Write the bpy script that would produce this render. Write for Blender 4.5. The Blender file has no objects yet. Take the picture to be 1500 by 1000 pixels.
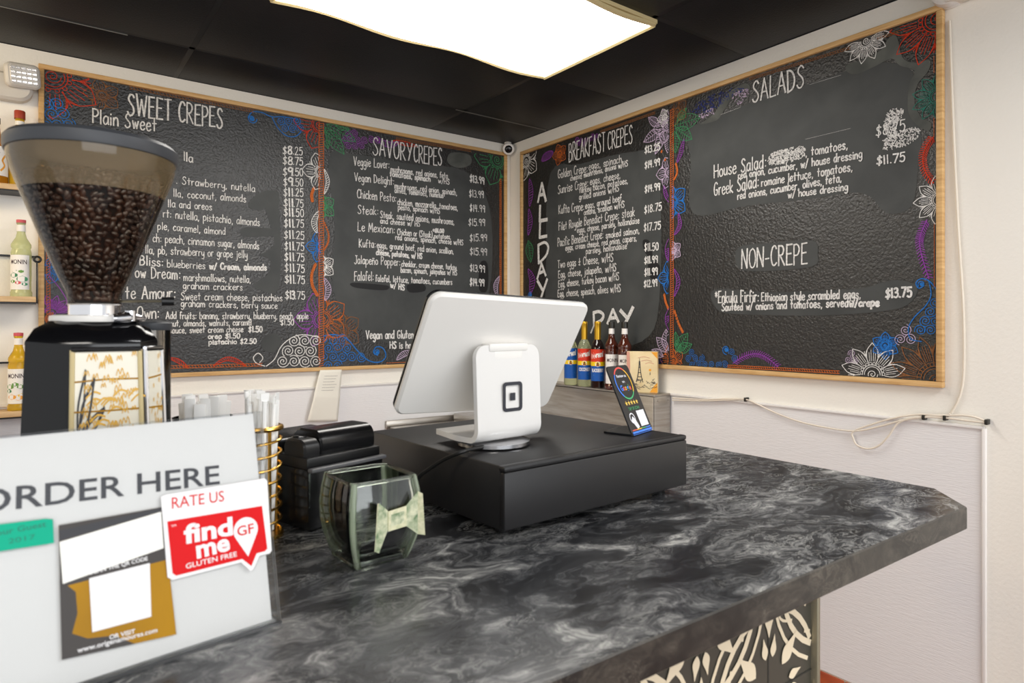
import bpy, bmesh, math, random
from mathutils import Matrix, Vector
from math import pi, sin, cos, radians, sqrt, atan2, hypot

random.seed(7)
SC = bpy.context.scene
COL = SC.collection
# ------------------------------------------------------------------ camera, world, lights, exposure
EYE = 1.45                     # lens height; the counter top is 0.308 m below it
CT = EYE - 0.308               # counter top
CEIL = EYE + 1.1415            # ceiling
YAW = 0.9366
FWD = Vector((cos(YAW), sin(YAW), 0)); RGT = Vector((sin(YAW), -cos(YAW), 0))
CAM = -4.17 * (FWD - 0.0032 * RGT); CAM.z = EYE
cd = bpy.data.cameras.new('camera'); cam = bpy.data.objects.new('camera', cd); COL.objects.link(cam)
cam.location = CAM; cam.rotation_euler = (pi / 2, 0, YAW - pi / 2)
cd.sensor_width = 36; cd.lens = 960 / 1500 * 36; cd.shift_y = -24.6 / 1500; cd.clip_start = .05
cd.dof.use_dof = True; cd.dof.focus_distance = 2.1; cd.dof.aperture_fstop = 7.5
SC.camera = cam
SC.view_settings.view_transform = 'Standard'; SC.view_settings.look = 'None'
SC.view_settings.gamma = 1; SC.view_settings.exposure = 0.37; SC.view_settings.use_curve_mapping = False
w = bpy.data.worlds.new('world'); SC.world = w; w.use_nodes = True
w.node_tree.nodes['Background'].inputs[0].default_value = (.97, .985, 1.0, 1)
w.node_tree.nodes['Background'].inputs[1].default_value = .74

def area_light(name, loc, target, sx, sy, power, col):
    l = bpy.data.lights.new(name, 'AREA'); l.shape = 'RECTANGLE'; l.size = sx; l.size_y = sy; l.energy = power; l.color = col
    o = bpy.data.objects.new(name, l); COL.objects.link(o); o.location = loc
    o.rotation_euler = (Vector(target) - Vector(loc)).to_track_quat('-Z', 'Y').to_euler()
    return o
area_light('shopfront_window_daylight', (-2.0, -11.5, 2.0), (-1.6, 0, 1.3), 7.5, 3.4, 235, (.93, .965, 1.0))
area_light('ceiling_troffer_light', (-3.4, -4.6, 2.56), (-3.4, -4.6, 0), 1.2, .6, 30, (1.0, .95, .88))
area_light('added_wall_fill_light', (-.7, -3.9, 2.57), (-.7, -3.9, 0), 1.2, .6, 27, (.98, .985, 1.0))  # extra lamp added out of view to brighten the walls
area_light('warm_ceiling_light', (-3.9, -1.1, 2.5), (-3.0, -.2, 1.6), .6, .6, 22, (1.0, .76, .44))

# ------------------------------------------------------------------ measuring the photograph (1500 x 1000)
def ray(u, v): return FWD + RGT * ((u - 750) / 960) + Vector((0, 0, (475.4 - v) / 960))
def on_z(u, v, z): d = ray(u, v); return CAM + d * ((z - EYE) / d.z)
def on_y(u, v, y): d = ray(u, v); return CAM + d * ((y - CAM.y) / d.y)
def on_x(u, v, x): d = ray(u, v); return CAM + d * ((x - CAM.x) / d.x)

# ------------------------------------------------------------------ materials
MATS = {}
def lin(c): return tuple(((x / 255) / 12.92 if x <= 10 else ((x / 255 + .055) / 1.055) ** 2.4) for x in c) + (1,)
def M(name, col=(200, 200, 200), rough=.5, metal=0, spec=.5, bump=None, var=None, trans=0, ior=1.45, emit=0, coat=0):
    if name in MATS: return MATS[name]
    m = bpy.data.materials.new(name); m.use_nodes = True; nt = m.node_tree; b = nt.nodes['Principled BSDF']
    c = lin(col)
    b.inputs['Base Color'].default_value = c; b.inputs['Roughness'].default_value = rough
    b.inputs['Metallic'].default_value = metal; b.inputs['Specular IOR Level'].default_value = spec
    b.inputs['IOR'].default_value = ior; b.inputs['Transmission Weight'].default_value = trans; b.inputs['Coat Weight'].default_value = coat
    if emit: b.inputs['Emission Color'].default_value = c; b.inputs['Emission Strength'].default_value = emit
    tc = nt.nodes.new('ShaderNodeTexCoord')
    def noise(scale, stretch=(1, 1, 1), detail=4, dist=0):
        mp = nt.nodes.new('ShaderNodeMapping'); mp.inputs['Scale'].default_value = stretch
        nt.links.new(tc.outputs['Object'], mp.inputs[0])
        n = nt.nodes.new('ShaderNodeTexNoise'); n.inputs['Scale'].default_value = scale; n.inputs['Detail'].default_value = detail
        n.inputs['Distortion'].default_value = dist
        nt.links.new(mp.outputs[0], n.inputs['Vector']); return n
    if bump:
        n = noise(bump[0], bump[2] if len(bump) > 2 else (1, 1, 1), 3)
        bp = nt.nodes.new('ShaderNodeBump'); bp.inputs['Strength'].default_value = bump[1]; bp.inputs['Distance'].default_value = bump[3] if len(bump) > 3 else .004
        nt.links.new(n.outputs[0], bp.inputs['Height']); nt.links.new(bp.outputs[0], b.inputs['Normal'])
    if var:                              # (scale, darkest, lightest, stretch)
        n = noise(var[0], var[3] if len(var) > 3 else (1, 1, 1), 6, .4)
        r = nt.nodes.new('ShaderNodeValToRGB'); r.color_ramp.elements[0].position = .3; r.color_ramp.elements[1].position = .7
        r.color_ramp.elements[0].color = lin(var[1]); r.color_ramp.elements[1].color = lin(var[2])
        nt.links.new(n.outputs[0], r.inputs[0]); nt.links.new(r.outputs[0], b.inputs['Base Color'])
    MATS[name] = m; return m
def clear(name, tint, rough=.03, gloss=1.5):      # thin clear plastic: lets light through, mirrors at grazing angles
    m = bpy.data.materials.new(name); m.use_nodes = True; nt = m.node_tree; nt.nodes.clear()
    o = nt.nodes.new('ShaderNodeOutputMaterial'); mx = nt.nodes.new('ShaderNodeMixShader'); t = nt.nodes.new('ShaderNodeBsdfTransparent')
    g = nt.nodes.new('ShaderNodeBsdfGlossy'); f = nt.nodes.new('ShaderNodeFresnel'); f.inputs[0].default_value = gloss
    t.inputs[0].default_value = lin(tint); g.inputs['Roughness'].default_value = rough
    nt.links.new(f.outputs[0], mx.inputs[0]); nt.links.new(t.outputs[0], mx.inputs[1]); nt.links.new(g.outputs[0], mx.inputs[2])
    nt.links.new(mx.outputs[0], o.inputs[0]); MATS[name] = m; return m

M('wall_paint', (238, 234, 225), .75, bump=(85, .25))
M('wall_panel', (230, 228, 228), .45, bump=(30, .35, (1, 1, 9), .003))
M('panel_trim', (228, 224, 220), .4)
M('ceiling_tile', (18, 17, 20), .5, spec=.4, bump=(160, .25))
M('grid_metal', (8, 8, 9), .4)
M('bare_metal', (150, 146, 138), .35, metal=.8)
M('red_tile', (176, 82, 44), .4, var=(9, (150, 62, 32), (188, 92, 52)))
M('grout', (196, 176, 158), .8)
M('floor_tile', (140, 98, 84), .45, var=(6, (120, 82, 70), (154, 108, 92)))
M('pine', (205, 164, 108), .5, var=(7, (190, 146, 90), (220, 182, 126), (1, 1, 14)), bump=(60, .15))
M('pine_flat', (214, 180, 134), .55, var=(6, (200, 164, 116), (226, 194, 150), (1, 8, 12)))
M('board_black', (33, 32, 30), .40, spec=.9, bump=(105, .8, (1, 1, 1), .005), var=(5, (20, 19, 18), (28, 27, 25)))
M('board_smooth', (66, 68, 68), .6, spec=.4, bump=(70, .08), var=(6, (58, 60, 60), (72, 74, 73)))
M('board_wash', (88, 90, 86), .65, spec=.3, var=(9, (70, 72, 69), (100, 102, 97)))
M('board_fresh', (30, 30, 31), .55, spec=.35, bump=(70, .2))
for n, c in dict(white=(226, 224, 220), orange=(196, 104, 52), red=(208, 66, 42), blue=(48, 116, 192), green=(74, 142, 98), purple=(148, 76, 166), brown=(138, 94, 62), lilac=(196, 176, 200), navy=(46, 58, 120), teal=(58, 122, 108)).items():
    M('chalk_' + n, c, .9, spec=.1, var=(140, tuple(int(x * .82) for x in c), tuple(min(255, int(x * 1.06)) for x in c)))
M('steel', (176, 170, 162), .3, metal=.9, var=(5, (160, 152, 142), (188, 184, 178), (1, 1, 12)))
M('chrome', (225, 225, 228), .12, metal=1)
M('gold', (214, 168, 82), .25, metal=1)
M('black_plastic', (19, 19, 20), .38)
M('black_gloss', (12, 12, 14), .12)
M('black_powder', (30, 29, 30), .42, bump=(700, .15, (1, 1, 1), .0006))
M('black_shell', (20, 20, 21), .2)
M('lip_highlight', (92, 92, 94), .35)  # lighter grey paints the edge highlight onto the black printer lip
M('lid_grey', (62, 64, 68), .45)
M('white_plastic', (226, 223, 218), .35)
M('white_gloss', (220, 218, 215), .22)
M('emblem_ink', (44, 46, 54), .5)
M('lamp_lens', (210, 206, 200), .25, bump=(70, .8, (1, .2, 1)), spec=.8)
M('lamp_housing', (206, 201, 192), .45)
M('paper', (230, 227, 222), .7, spec=.2)
M('note_paper', (236, 232, 220), .8, bump=(18, .3))
M('ink', (58, 58, 62), .6)
M('pencil', (176, 172, 166), .8)
M('sticker_red', (212, 14, 20), .4, spec=.2)
M('sticker_white', (234, 232, 232), .35)
M('tape_green', (0, 168, 134), .45, spec=.2)
M('tape_ink', (10, 120, 98), .5)
M('flyer_gold', (170, 122, 10), .4, spec=.2, var=(10, (150, 108, 18), (184, 134, 14), (1, 1, .5)))
M('flyer_dark', (70, 66, 64), .4, spec=.25)
M('painted_glare_tape', (240, 238, 230), .25)  # tape strip with its glare painted in as near-white
M('bean', (48, 31, 25), .26, spec=.8, var=(45, (34, 22, 19), (72, 48, 38)))
M('bean_core', (20, 12, 9), .8)
M('straw_paper', (244, 243, 240), .7)
M('bill', (150, 164, 128), .8, var=(110, (96, 124, 88), (214, 214, 184)))
M('bill_pale', (214, 208, 176), .8, var=(150, (186, 190, 150), (226, 220, 190)))
M('tile_dark', (66, 64, 56), .4)
M('tile_cream', (222, 208, 180), .45)
M('tile_joint', (44, 43, 38), .7)
M('trim_metal', (150, 142, 122), .3, metal=.9)
M('cord_white', (226, 216, 200), .5)
M('cord_black', (18, 18, 18), .45)
M('label_red', (214, 54, 26), .45); M('label_yellow', (246, 206, 16), .45); M('label_blue', (10, 84, 168), .45)
M('label_white', (238, 234, 228), .5); M('label_orange', (232, 160, 52), .5); M('label_green', (52, 132, 92), .5)
M('label_ink', (66, 46, 48), .5); M('label_leaf', (104, 150, 66), .5); M('label_brown', (150, 84, 40), .5)
M('foil_gold', (206, 160, 46), .3, metal=.7); M('cap_black', (34, 32, 26), .4); M('cap_red', (168, 66, 44), .45); M('seal_pink', (206, 84, 92), .5)
M('glass_pale', (226, 232, 190), .06, trans=.75, ior=1.3); M('glass_dark', (30, 14, 12), .08, coat=.6)
M('glass_amber', (82, 34, 18), .08, coat=.6, trans=.2); M('glass_yellow', (240, 200, 60), .06, trans=.65, ior=1.3)
M('glass_mint', (222, 226, 176), .06, trans=.6, ior=1.3); M('glass_whisky', (196, 130, 30), .06, trans=.5, ior=1.3)
M('box_cream', (226, 206, 160), .6, var=(9, (214, 190, 140), (236, 220, 180))); M('box_rose', (206, 150, 130), .6)
M('card_black', (22, 23, 27), .25)
M('g_blue', (66, 133, 244), .4); M('g_red', (234, 90, 80), .4); M('g_yellow', (240, 190, 60), .4); M('g_green', (70, 170, 110), .4); M('star_gold', (240, 200, 90), .4)
M('marking_white', (236, 236, 240), .4)
M('jar_edge', (212, 224, 198), .08, trans=.7, ior=1.3)
M('jar_glass', (240, 246, 236), .0, trans=1, ior=1.45)
M('panel_gold', (222, 172, 62), .4)
M('panel_tile', (232, 226, 208), .25)
M('frame_cream', (206, 188, 140), .5)
clear('hopper_clear', (244, 236, 224), .04, 1.28)
def haze(m, col, f):                                # coffee-oil film; its beige also paints in the reflection of light walls
    nt = m.node_tree; o = nt.nodes['Material Output'] if 'Material Output' in nt.nodes else [n for n in nt.nodes if n.type == 'OUTPUT_MATERIAL'][0]
    src = o.inputs[0].links[0].from_socket; mx = nt.nodes.new('ShaderNodeMixShader'); mx.inputs[0].default_value = f; d = nt.nodes.new('ShaderNodeBsdfDiffuse'); d.inputs[0].default_value = lin(col)
    nt.links.new(src, mx.inputs[1]); nt.links.new(d.outputs[0], mx.inputs[2]); nt.links.new(mx.outputs[0], o.inputs[0])
haze(clear('hopper_film', (240, 230, 214), .08, 1.5), (206, 178, 134), .17)
clear('acrylic_clear', (248, 249, 250), .35, 1.25)
clear('cup_clear', (242, 243, 240), .05, 1.35)
clear('jar_clear', (250, 253, 249), .04, 1.6)
clear('canister_clear', (246, 241, 234), .05, 1.5)
def diffuser_mat():
    m = M('lamp_diffuser', (255, 251, 244), .4, emit=5.2); nt = m.node_tree; b = nt.nodes['Principled BSDF']
    tc = nt.nodes.new('ShaderNodeTexCoord'); mp = nt.nodes.new('ShaderNodeMapping'); mp.inputs['Scale'].default_value = (.5, 4, 1)
    n = nt.nodes.new('ShaderNodeTexNoise'); n.inputs['Scale'].default_value = 2.2
    r = nt.nodes.new('ShaderNodeMapRange'); r.inputs[1].default_value = .3; r.inputs[2].default_value = .7; r.inputs[3].default_value = 6.8; r.inputs[4].default_value = 9.5
    nt.links.new(tc.outputs['Object'], mp.inputs[0]); nt.links.new(mp.outputs[0], n.inputs['Vector']); nt.links.new(n.outputs[0], r.inputs[0]); nt.links.new(r.outputs[0], b.inputs['Emission Strength'])
diffuser_mat()
def marble(name, stops, scale, rough):
    m = M(name, (60, 60, 60), rough, spec=.5); nt = m.node_tree; b = nt.nodes['Principled BSDF']; L = nt.links.new; N = nt.nodes.new
    tc = N('ShaderNodeTexCoord')
    mp = N('ShaderNodeMapping'); mp.inputs['Rotation'].default_value = (0, 0, .5); mp.inputs['Scale'].default_value = (1.0, 1.7, 1.4); L(tc.outputs['Object'], mp.inputs[0])
    w1 = N('ShaderNodeTexNoise'); w1.inputs['Scale'].default_value = scale * .9; w1.inputs['Detail'].default_value = 3; L(mp.outputs[0], w1.inputs['Vector'])
    sub = N('ShaderNodeVectorMath'); sub.operation = 'SUBTRACT'; sub.inputs[1].default_value = (.5, .5, .5); L(w1.outputs['Color'], sub.inputs[0])
    sc = N('ShaderNodeVectorMath'); sc.operation = 'SCALE'; sc.inputs['Scale'].default_value = .42; L(sub.outputs[0], sc.inputs[0])
    ad = N('ShaderNodeVectorMath'); ad.operation = 'ADD'; L(mp.outputs[0], ad.inputs[0]); L(sc.outputs[0], ad.inputs[1])
    n1 = N('ShaderNodeTexNoise'); n1.inputs['Scale'].default_value = scale; n1.inputs['Detail'].default_value = 14; n1.inputs['Roughness'].default_value = .74; n1.inputs['Distortion'].default_value = .45; L(ad.outputs[0], n1.inputs['Vector'])
    r1 = N('ShaderNodeValToRGB'); e = r1.color_ramp.elements
    e[0].position = stops[0][0]; e[0].color = lin(stops[0][1]); e[1].position = stops[-1][0]; e[1].color = lin(stops[-1][1])
    for p, c in stops[1:-1]: x = e.new(p); x.color = lin(c)
    L(n1.outputs[0], r1.inputs[0])
    n2 = N('ShaderNodeTexNoise'); n2.inputs['Scale'].default_value = scale * 2.3; n2.inputs['Detail'].default_value = 7; n2.inputs['Roughness'].default_value = .68; n2.inputs['Distortion'].default_value = .8; L(ad.outputs[0], n2.inputs['Vector'])
    r2 = N('ShaderNodeValToRGB'); f = r2.color_ramp.elements
    f[0].position = .485; f[0].color = (0, 0, 0, 1); f[1].position = .535; f[1].color = (0, 0, 0, 1); x = f.new(.508); x.color = (.6, .6, .6, 1)
    L(n2.outputs[0], r2.inputs[0])
    n3 = N('ShaderNodeTexNoise'); n3.inputs['Scale'].default_value = scale * .55; n3.inputs['Detail'].default_value = 2; L(ad.outputs[0], n3.inputs['Vector'])
    r3 = N('ShaderNodeMapRange'); r3.inputs[1].default_value = .42; r3.inputs[2].default_value = .62; L(n3.outputs[0], r3.inputs[0])
    mu = N('ShaderNodeMath'); mu.operation = 'MULTIPLY'; L(r2.outputs[0], mu.inputs[0]); L(r3.outputs[0], mu.inputs[1])
    mx = N('ShaderNodeMix'); mx.data_type = 'RGBA'; L(mu.outputs[0], mx.inputs[0]); L(r1.outputs[0], mx.inputs[6]); mx.inputs[7].default_value = lin(stops[-1][1])
    L(mx.outputs[2], b.inputs['Base Color'])
marble('marble_top', [(.35, (20, 20, 22)), (.435, (38, 39, 42)), (.51, (72, 73, 75)), (.575, (122, 122, 122)), (.655, (204, 203, 198))], 6.2, .27)
marble('marble_edge', [(.30, (20, 19, 17)), (.46, (36, 34, 31)), (.58, (58, 54, 48)), (.75, (104, 98, 88))], 8, .35)

# ------------------------------------------------------------------ mesh building
class MB:
    def __init__(s, T=None, lift=None): s.v = []; s.f = []; s.m = []; s.k = []; s.T = T or Matrix(); s.lift = Vector(lift) if lift else None; s.n = 0
    def mi(s, m):
        if m not in s.k: s.k.append(m)
        return s.k.index(m)
    def add(s, vs, fs, m, T=None):
        b = len(s.v); T = s.T @ T if T else s.T; i = s.mi(m)
        s.v += [T @ Vector(p) for p in vs]; s.f += [tuple(b + x for x in f) for f in fs]; s.m += [i] * len(fs); return s
    def box(s, c, d, m, bev=0, T=None, seg=2):
        bm = bmesh.new(); bmesh.ops.create_cube(bm, size=1)
        for v in bm.verts: v.co = Vector((v.co.x * d[0], v.co.y * d[1], v.co.z * d[2])) + Vector(c)
        if bev: bmesh.ops.bevel(bm, geom=list(bm.edges), offset=bev, segments=seg, affect='EDGES', profile=.5)
        bm.verts.index_update(); s.add([v.co.copy() for v in bm.verts], [[v.index for v in f.verts] for f in bm.faces], m, T); bm.free(); return s
    def prism(s, poly, z0, z1, m, ch=0, T=None):     # polygon in XY (CCW), extruded in Z, chamfered rims
        n = len(poly); rings = []
        def inset(d):
            if d == 0: return list(poly)
            out = []
            for i in range(n):
                p0, p1, p2 = Vector(poly[i - 1]), Vector(poly[i]), Vector(poly[(i + 1) % n])
                e1 = (p1 - p0).normalized(); e2 = (p2 - p1).normalized(); n1 = Vector((-e1.y, e1.x)); n2 = Vector((-e2.y, e2.x))
                q = n1 + n2; q = q / max(.3, q.dot(n1)) if q.length > 1e-6 else n1
                out.append(p1 + q * d)
            return out
        lv = [(0, z0)] if not ch else [(ch, z0), (0, z0 + ch)]
        lv += [(0, z1)] if not ch else [(0, z1 - ch), (ch, z1)]
        for d, z in lv: rings.append([(p[0], p[1], z) for p in inset(d)])
        vs = sum(rings, []); fs = [list(range(n))[::-1], [n * (len(rings) - 1) + i for i in range(n)]]
        for r in range(len(rings) - 1):
            for i in range(n): j = (i + 1) % n; fs.append((r * n + i, r * n + j, (r + 1) * n + j, (r + 1) * n + i))
        return s.add(vs, fs, m, T)
    def lathe(s, prof, m, seg=32, T=None, a0=0, a1=2 * pi, cap=True):
        full = abs(a1 - a0 - 2 * pi) < 1e-6; na = seg if full else seg + 1; vs = []; fs = []
        for r, z in prof:
            for i in range(na): a = a0 + (a1 - a0) * i / seg; vs.append((r * cos(a), r * sin(a), z))
        for k in range(len(prof) - 1):
            for i in range(seg):
                j = (i + 1) % na; fs.append((k * na + i, k * na + j, (k + 1) * na + j, (k + 1) * na + i))
        if cap and full:
            if prof[0][0] > 1e-5: fs.append(tuple(range(na))[::-1])
            if prof[-1][0] > 1e-5: fs.append(tuple((len(prof) - 1) * na + i for i in range(na)))
        return s.add(vs, fs, m, T)
    def tube(s, pts, r, m, seg=8, T=None, closed=False):
        P = [Vector(p) for p in pts]; n = len(P); vs = []; fs = []; up = Vector((0, 0, 1))
        prev = None
        for i in range(n):
            t = (P[(i + 1) % n] - P[i - 1]) if closed else (P[min(i + 1, n - 1)] - P[max(i - 1, 0)])
            t.normalize(); a = prev if prev else (up if abs(t.z) < .9 else Vector((1, 0, 0)))
            x = (a - t * a.dot(t)).normalized(); y = t.cross(x); prev = x
            rr = r[i] if isinstance(r, (list, tuple)) else r
            for k in range(seg): q = 2 * pi * k / seg; vs.append(P[i] + x * cos(q) * rr + y * sin(q) * rr)
        for i in range(n if closed else n - 1):
            j = (i + 1) % n
            for k in range(seg): l = (k + 1) % seg; fs.append((i * seg + k, i * seg + l, j * seg + l, j * seg + k))
        if not closed: fs.append(tuple(range(seg))[::-1]); fs.append(tuple((n - 1) * seg + k for k in range(seg)))
        return s.add(vs, fs, m, T)
    def ribbon(s, pts, wd, m, mp, closed=False):      # flat stroke along 2-D points, mp takes (x, y) to a place
        P = [pts[0]]
        for p in pts[1:]:
            if hypot(p[0] - P[-1][0], p[1] - P[-1][1]) > 1e-5: P.append(p)
        n = len(P)
        if n < 2: return s
        vs = []; fs = []
        for i in range(n):
            a = P[max(i - 1, 0)]; b = P[min(i + 1, n - 1)]; dx, dy = b[0] - a[0], b[1] - a[1]; l = hypot(dx, dy) or 1e-6
            h = (wd[i] if isinstance(wd, list) else wd) / 2; nx, ny = -dy / l * h, dx / l * h
            e = 0
            if i == 0: e = -h * .6
            if i == n - 1: e = h * .6
            cx, cy = P[i][0] + dx / l * e, P[i][1] + dy / l * e
            vs += [mp(cx + nx, cy + ny), mp(cx - nx, cy - ny)]
        for i in range(n - 1): fs.append((2 * i + 1, 2 * i + 3, 2 * i + 2, 2 * i))
        if s.lift:                       # strokes laid one over the other, never in one plane
            s.n += 1; vs = [Vector(p) + s.lift * ((s.n % 14) * 3e-5 + i * 1.5e-6) for i, p in enumerate(vs)]
        return s.add(vs, fs, m)
    def poly(s, pts, m, mp): return s.add([mp(*p) for p in pts], [tuple(range(len(pts)))], m)
    def text(s, body, p0, p1, cap, m, mp, bold=0, shear=0):   # printed lettering from baseline p0 to p1, cap height
        c = bpy.data.curves.new('lettering', 'FONT'); c.body = body; c.size = 1; c.offset = bold; c.shear = shear; c.resolution_u = 3
        o = bpy.data.objects.new('lettering', c); me = bpy.data.meshes.new_from_object(o)
        xs = [v.co.x for v in me.vertices]; x0, x1 = min(xs), max(xs)
        dx, dy = p1[0] - p0[0], p1[1] - p0[1]; l = hypot(dx, dy); ux, uy = dx / l, dy / l; k = l / (x1 - x0); q = cap / .7
        vs = [mp(p0[0] + (v.co.x - x0) * k * ux - v.co.y * q * uy, p0[1] + (v.co.x - x0) * k * uy + v.co.y * q * ux) for v in me.vertices]
        s.add(vs, [tuple(f.vertices) for f in me.polygons], m)
        bpy.data.objects.remove(o); bpy.data.curves.remove(c); bpy.data.meshes.remove(me); return s
    def build(s, name, parent=None, label=None, smooth=True, angle=38):
        me = bpy.data.meshes.new(name); me.from_pydata([tuple(v) for v in s.v], [], s.f)
        for k in s.k: me.materials.append(MATS[k])
        me.polygons.foreach_set('material_index', s.m)
        if smooth:
            me.polygons.foreach_set('use_smooth', [True] * len(s.f)); me.set_sharp_from_angle(angle=radians(angle))
        me.update(); o = bpy.data.objects.new(name, me); COL.objects.link(o)
        if parent: o.parent = parent
        if label: o['label'] = label
        return o
def tag(o, label, cat, group=None, kind=None):
    o['label'] = label; o['category'] = cat
    if group: o['group'] = group
    if kind: o['kind'] = kind
    return o
def thing(name, label, cat, loc=(0, 0, 0), rz=0, group=None):
    o = bpy.data.objects.new(name, None); o.empty_display_size = .05; COL.objects.link(o); o.location = loc; o.rotation_euler = (0, 0, rz)
    return tag(o, label, cat, group)
def struct(mb, name, parent=None, label=None):
    o = mb.build(name, parent)
    if not parent: o['kind'] = 'structure'
    if label: o['label'] = label
    return o
def dup(src, loc, rz=None, label=None):
    r = src.copy(); COL.objects.link(r); r.location = loc
    if rz is not None: r.rotation_euler = (0, 0, rz)
    if label: r['label'] = label
    for ch in list(src.children):
        c = ch.copy(); COL.objects.link(c); c.parent = r
        for g in list(ch.children): d = g.copy(); COL.objects.link(d); d.parent = c
    return r
def rrect(w_, h_, r, n=5, cx=0, cy=0):
    out = []
    for qx, qy, a in ((1, 1, 0), (-1, 1, 90), (-1, -1, 180), (1, -1, 270)):
        for i in range(n + 1):
            t = radians(a + 90 * i / n); out.append((cx + qx * (w_ / 2 - r) + r * cos(t), cy + qy * (h_ / 2 - r) + r * sin(t)))
    return out
def smooth(pts, n=4, closed=False):                   # Catmull-Rom through the points
    P = list(pts); N = len(P); out = []
    if N < 3 and not closed: return P
    g = (lambda i: P[i % N]) if closed else (lambda i: P[max(0, min(N - 1, i))])
    for i in range(N if closed else N - 1):
        a, b, c, d = g(i - 1), g(i), g(i + 1), g(i + 2)
        for k in range(n):
            t = k / n
            out.append(tuple(.5 * (2 * b[j] + (c[j] - a[j]) * t + (2 * a[j] - 5 * b[j] + 4 * c[j] - d[j]) * t * t + (3 * b[j] - a[j] - 3 * c[j] + d[j]) * t ** 3) for j in range(len(b))))
    out.append(P[0] if closed else P[-1]); return out
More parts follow.
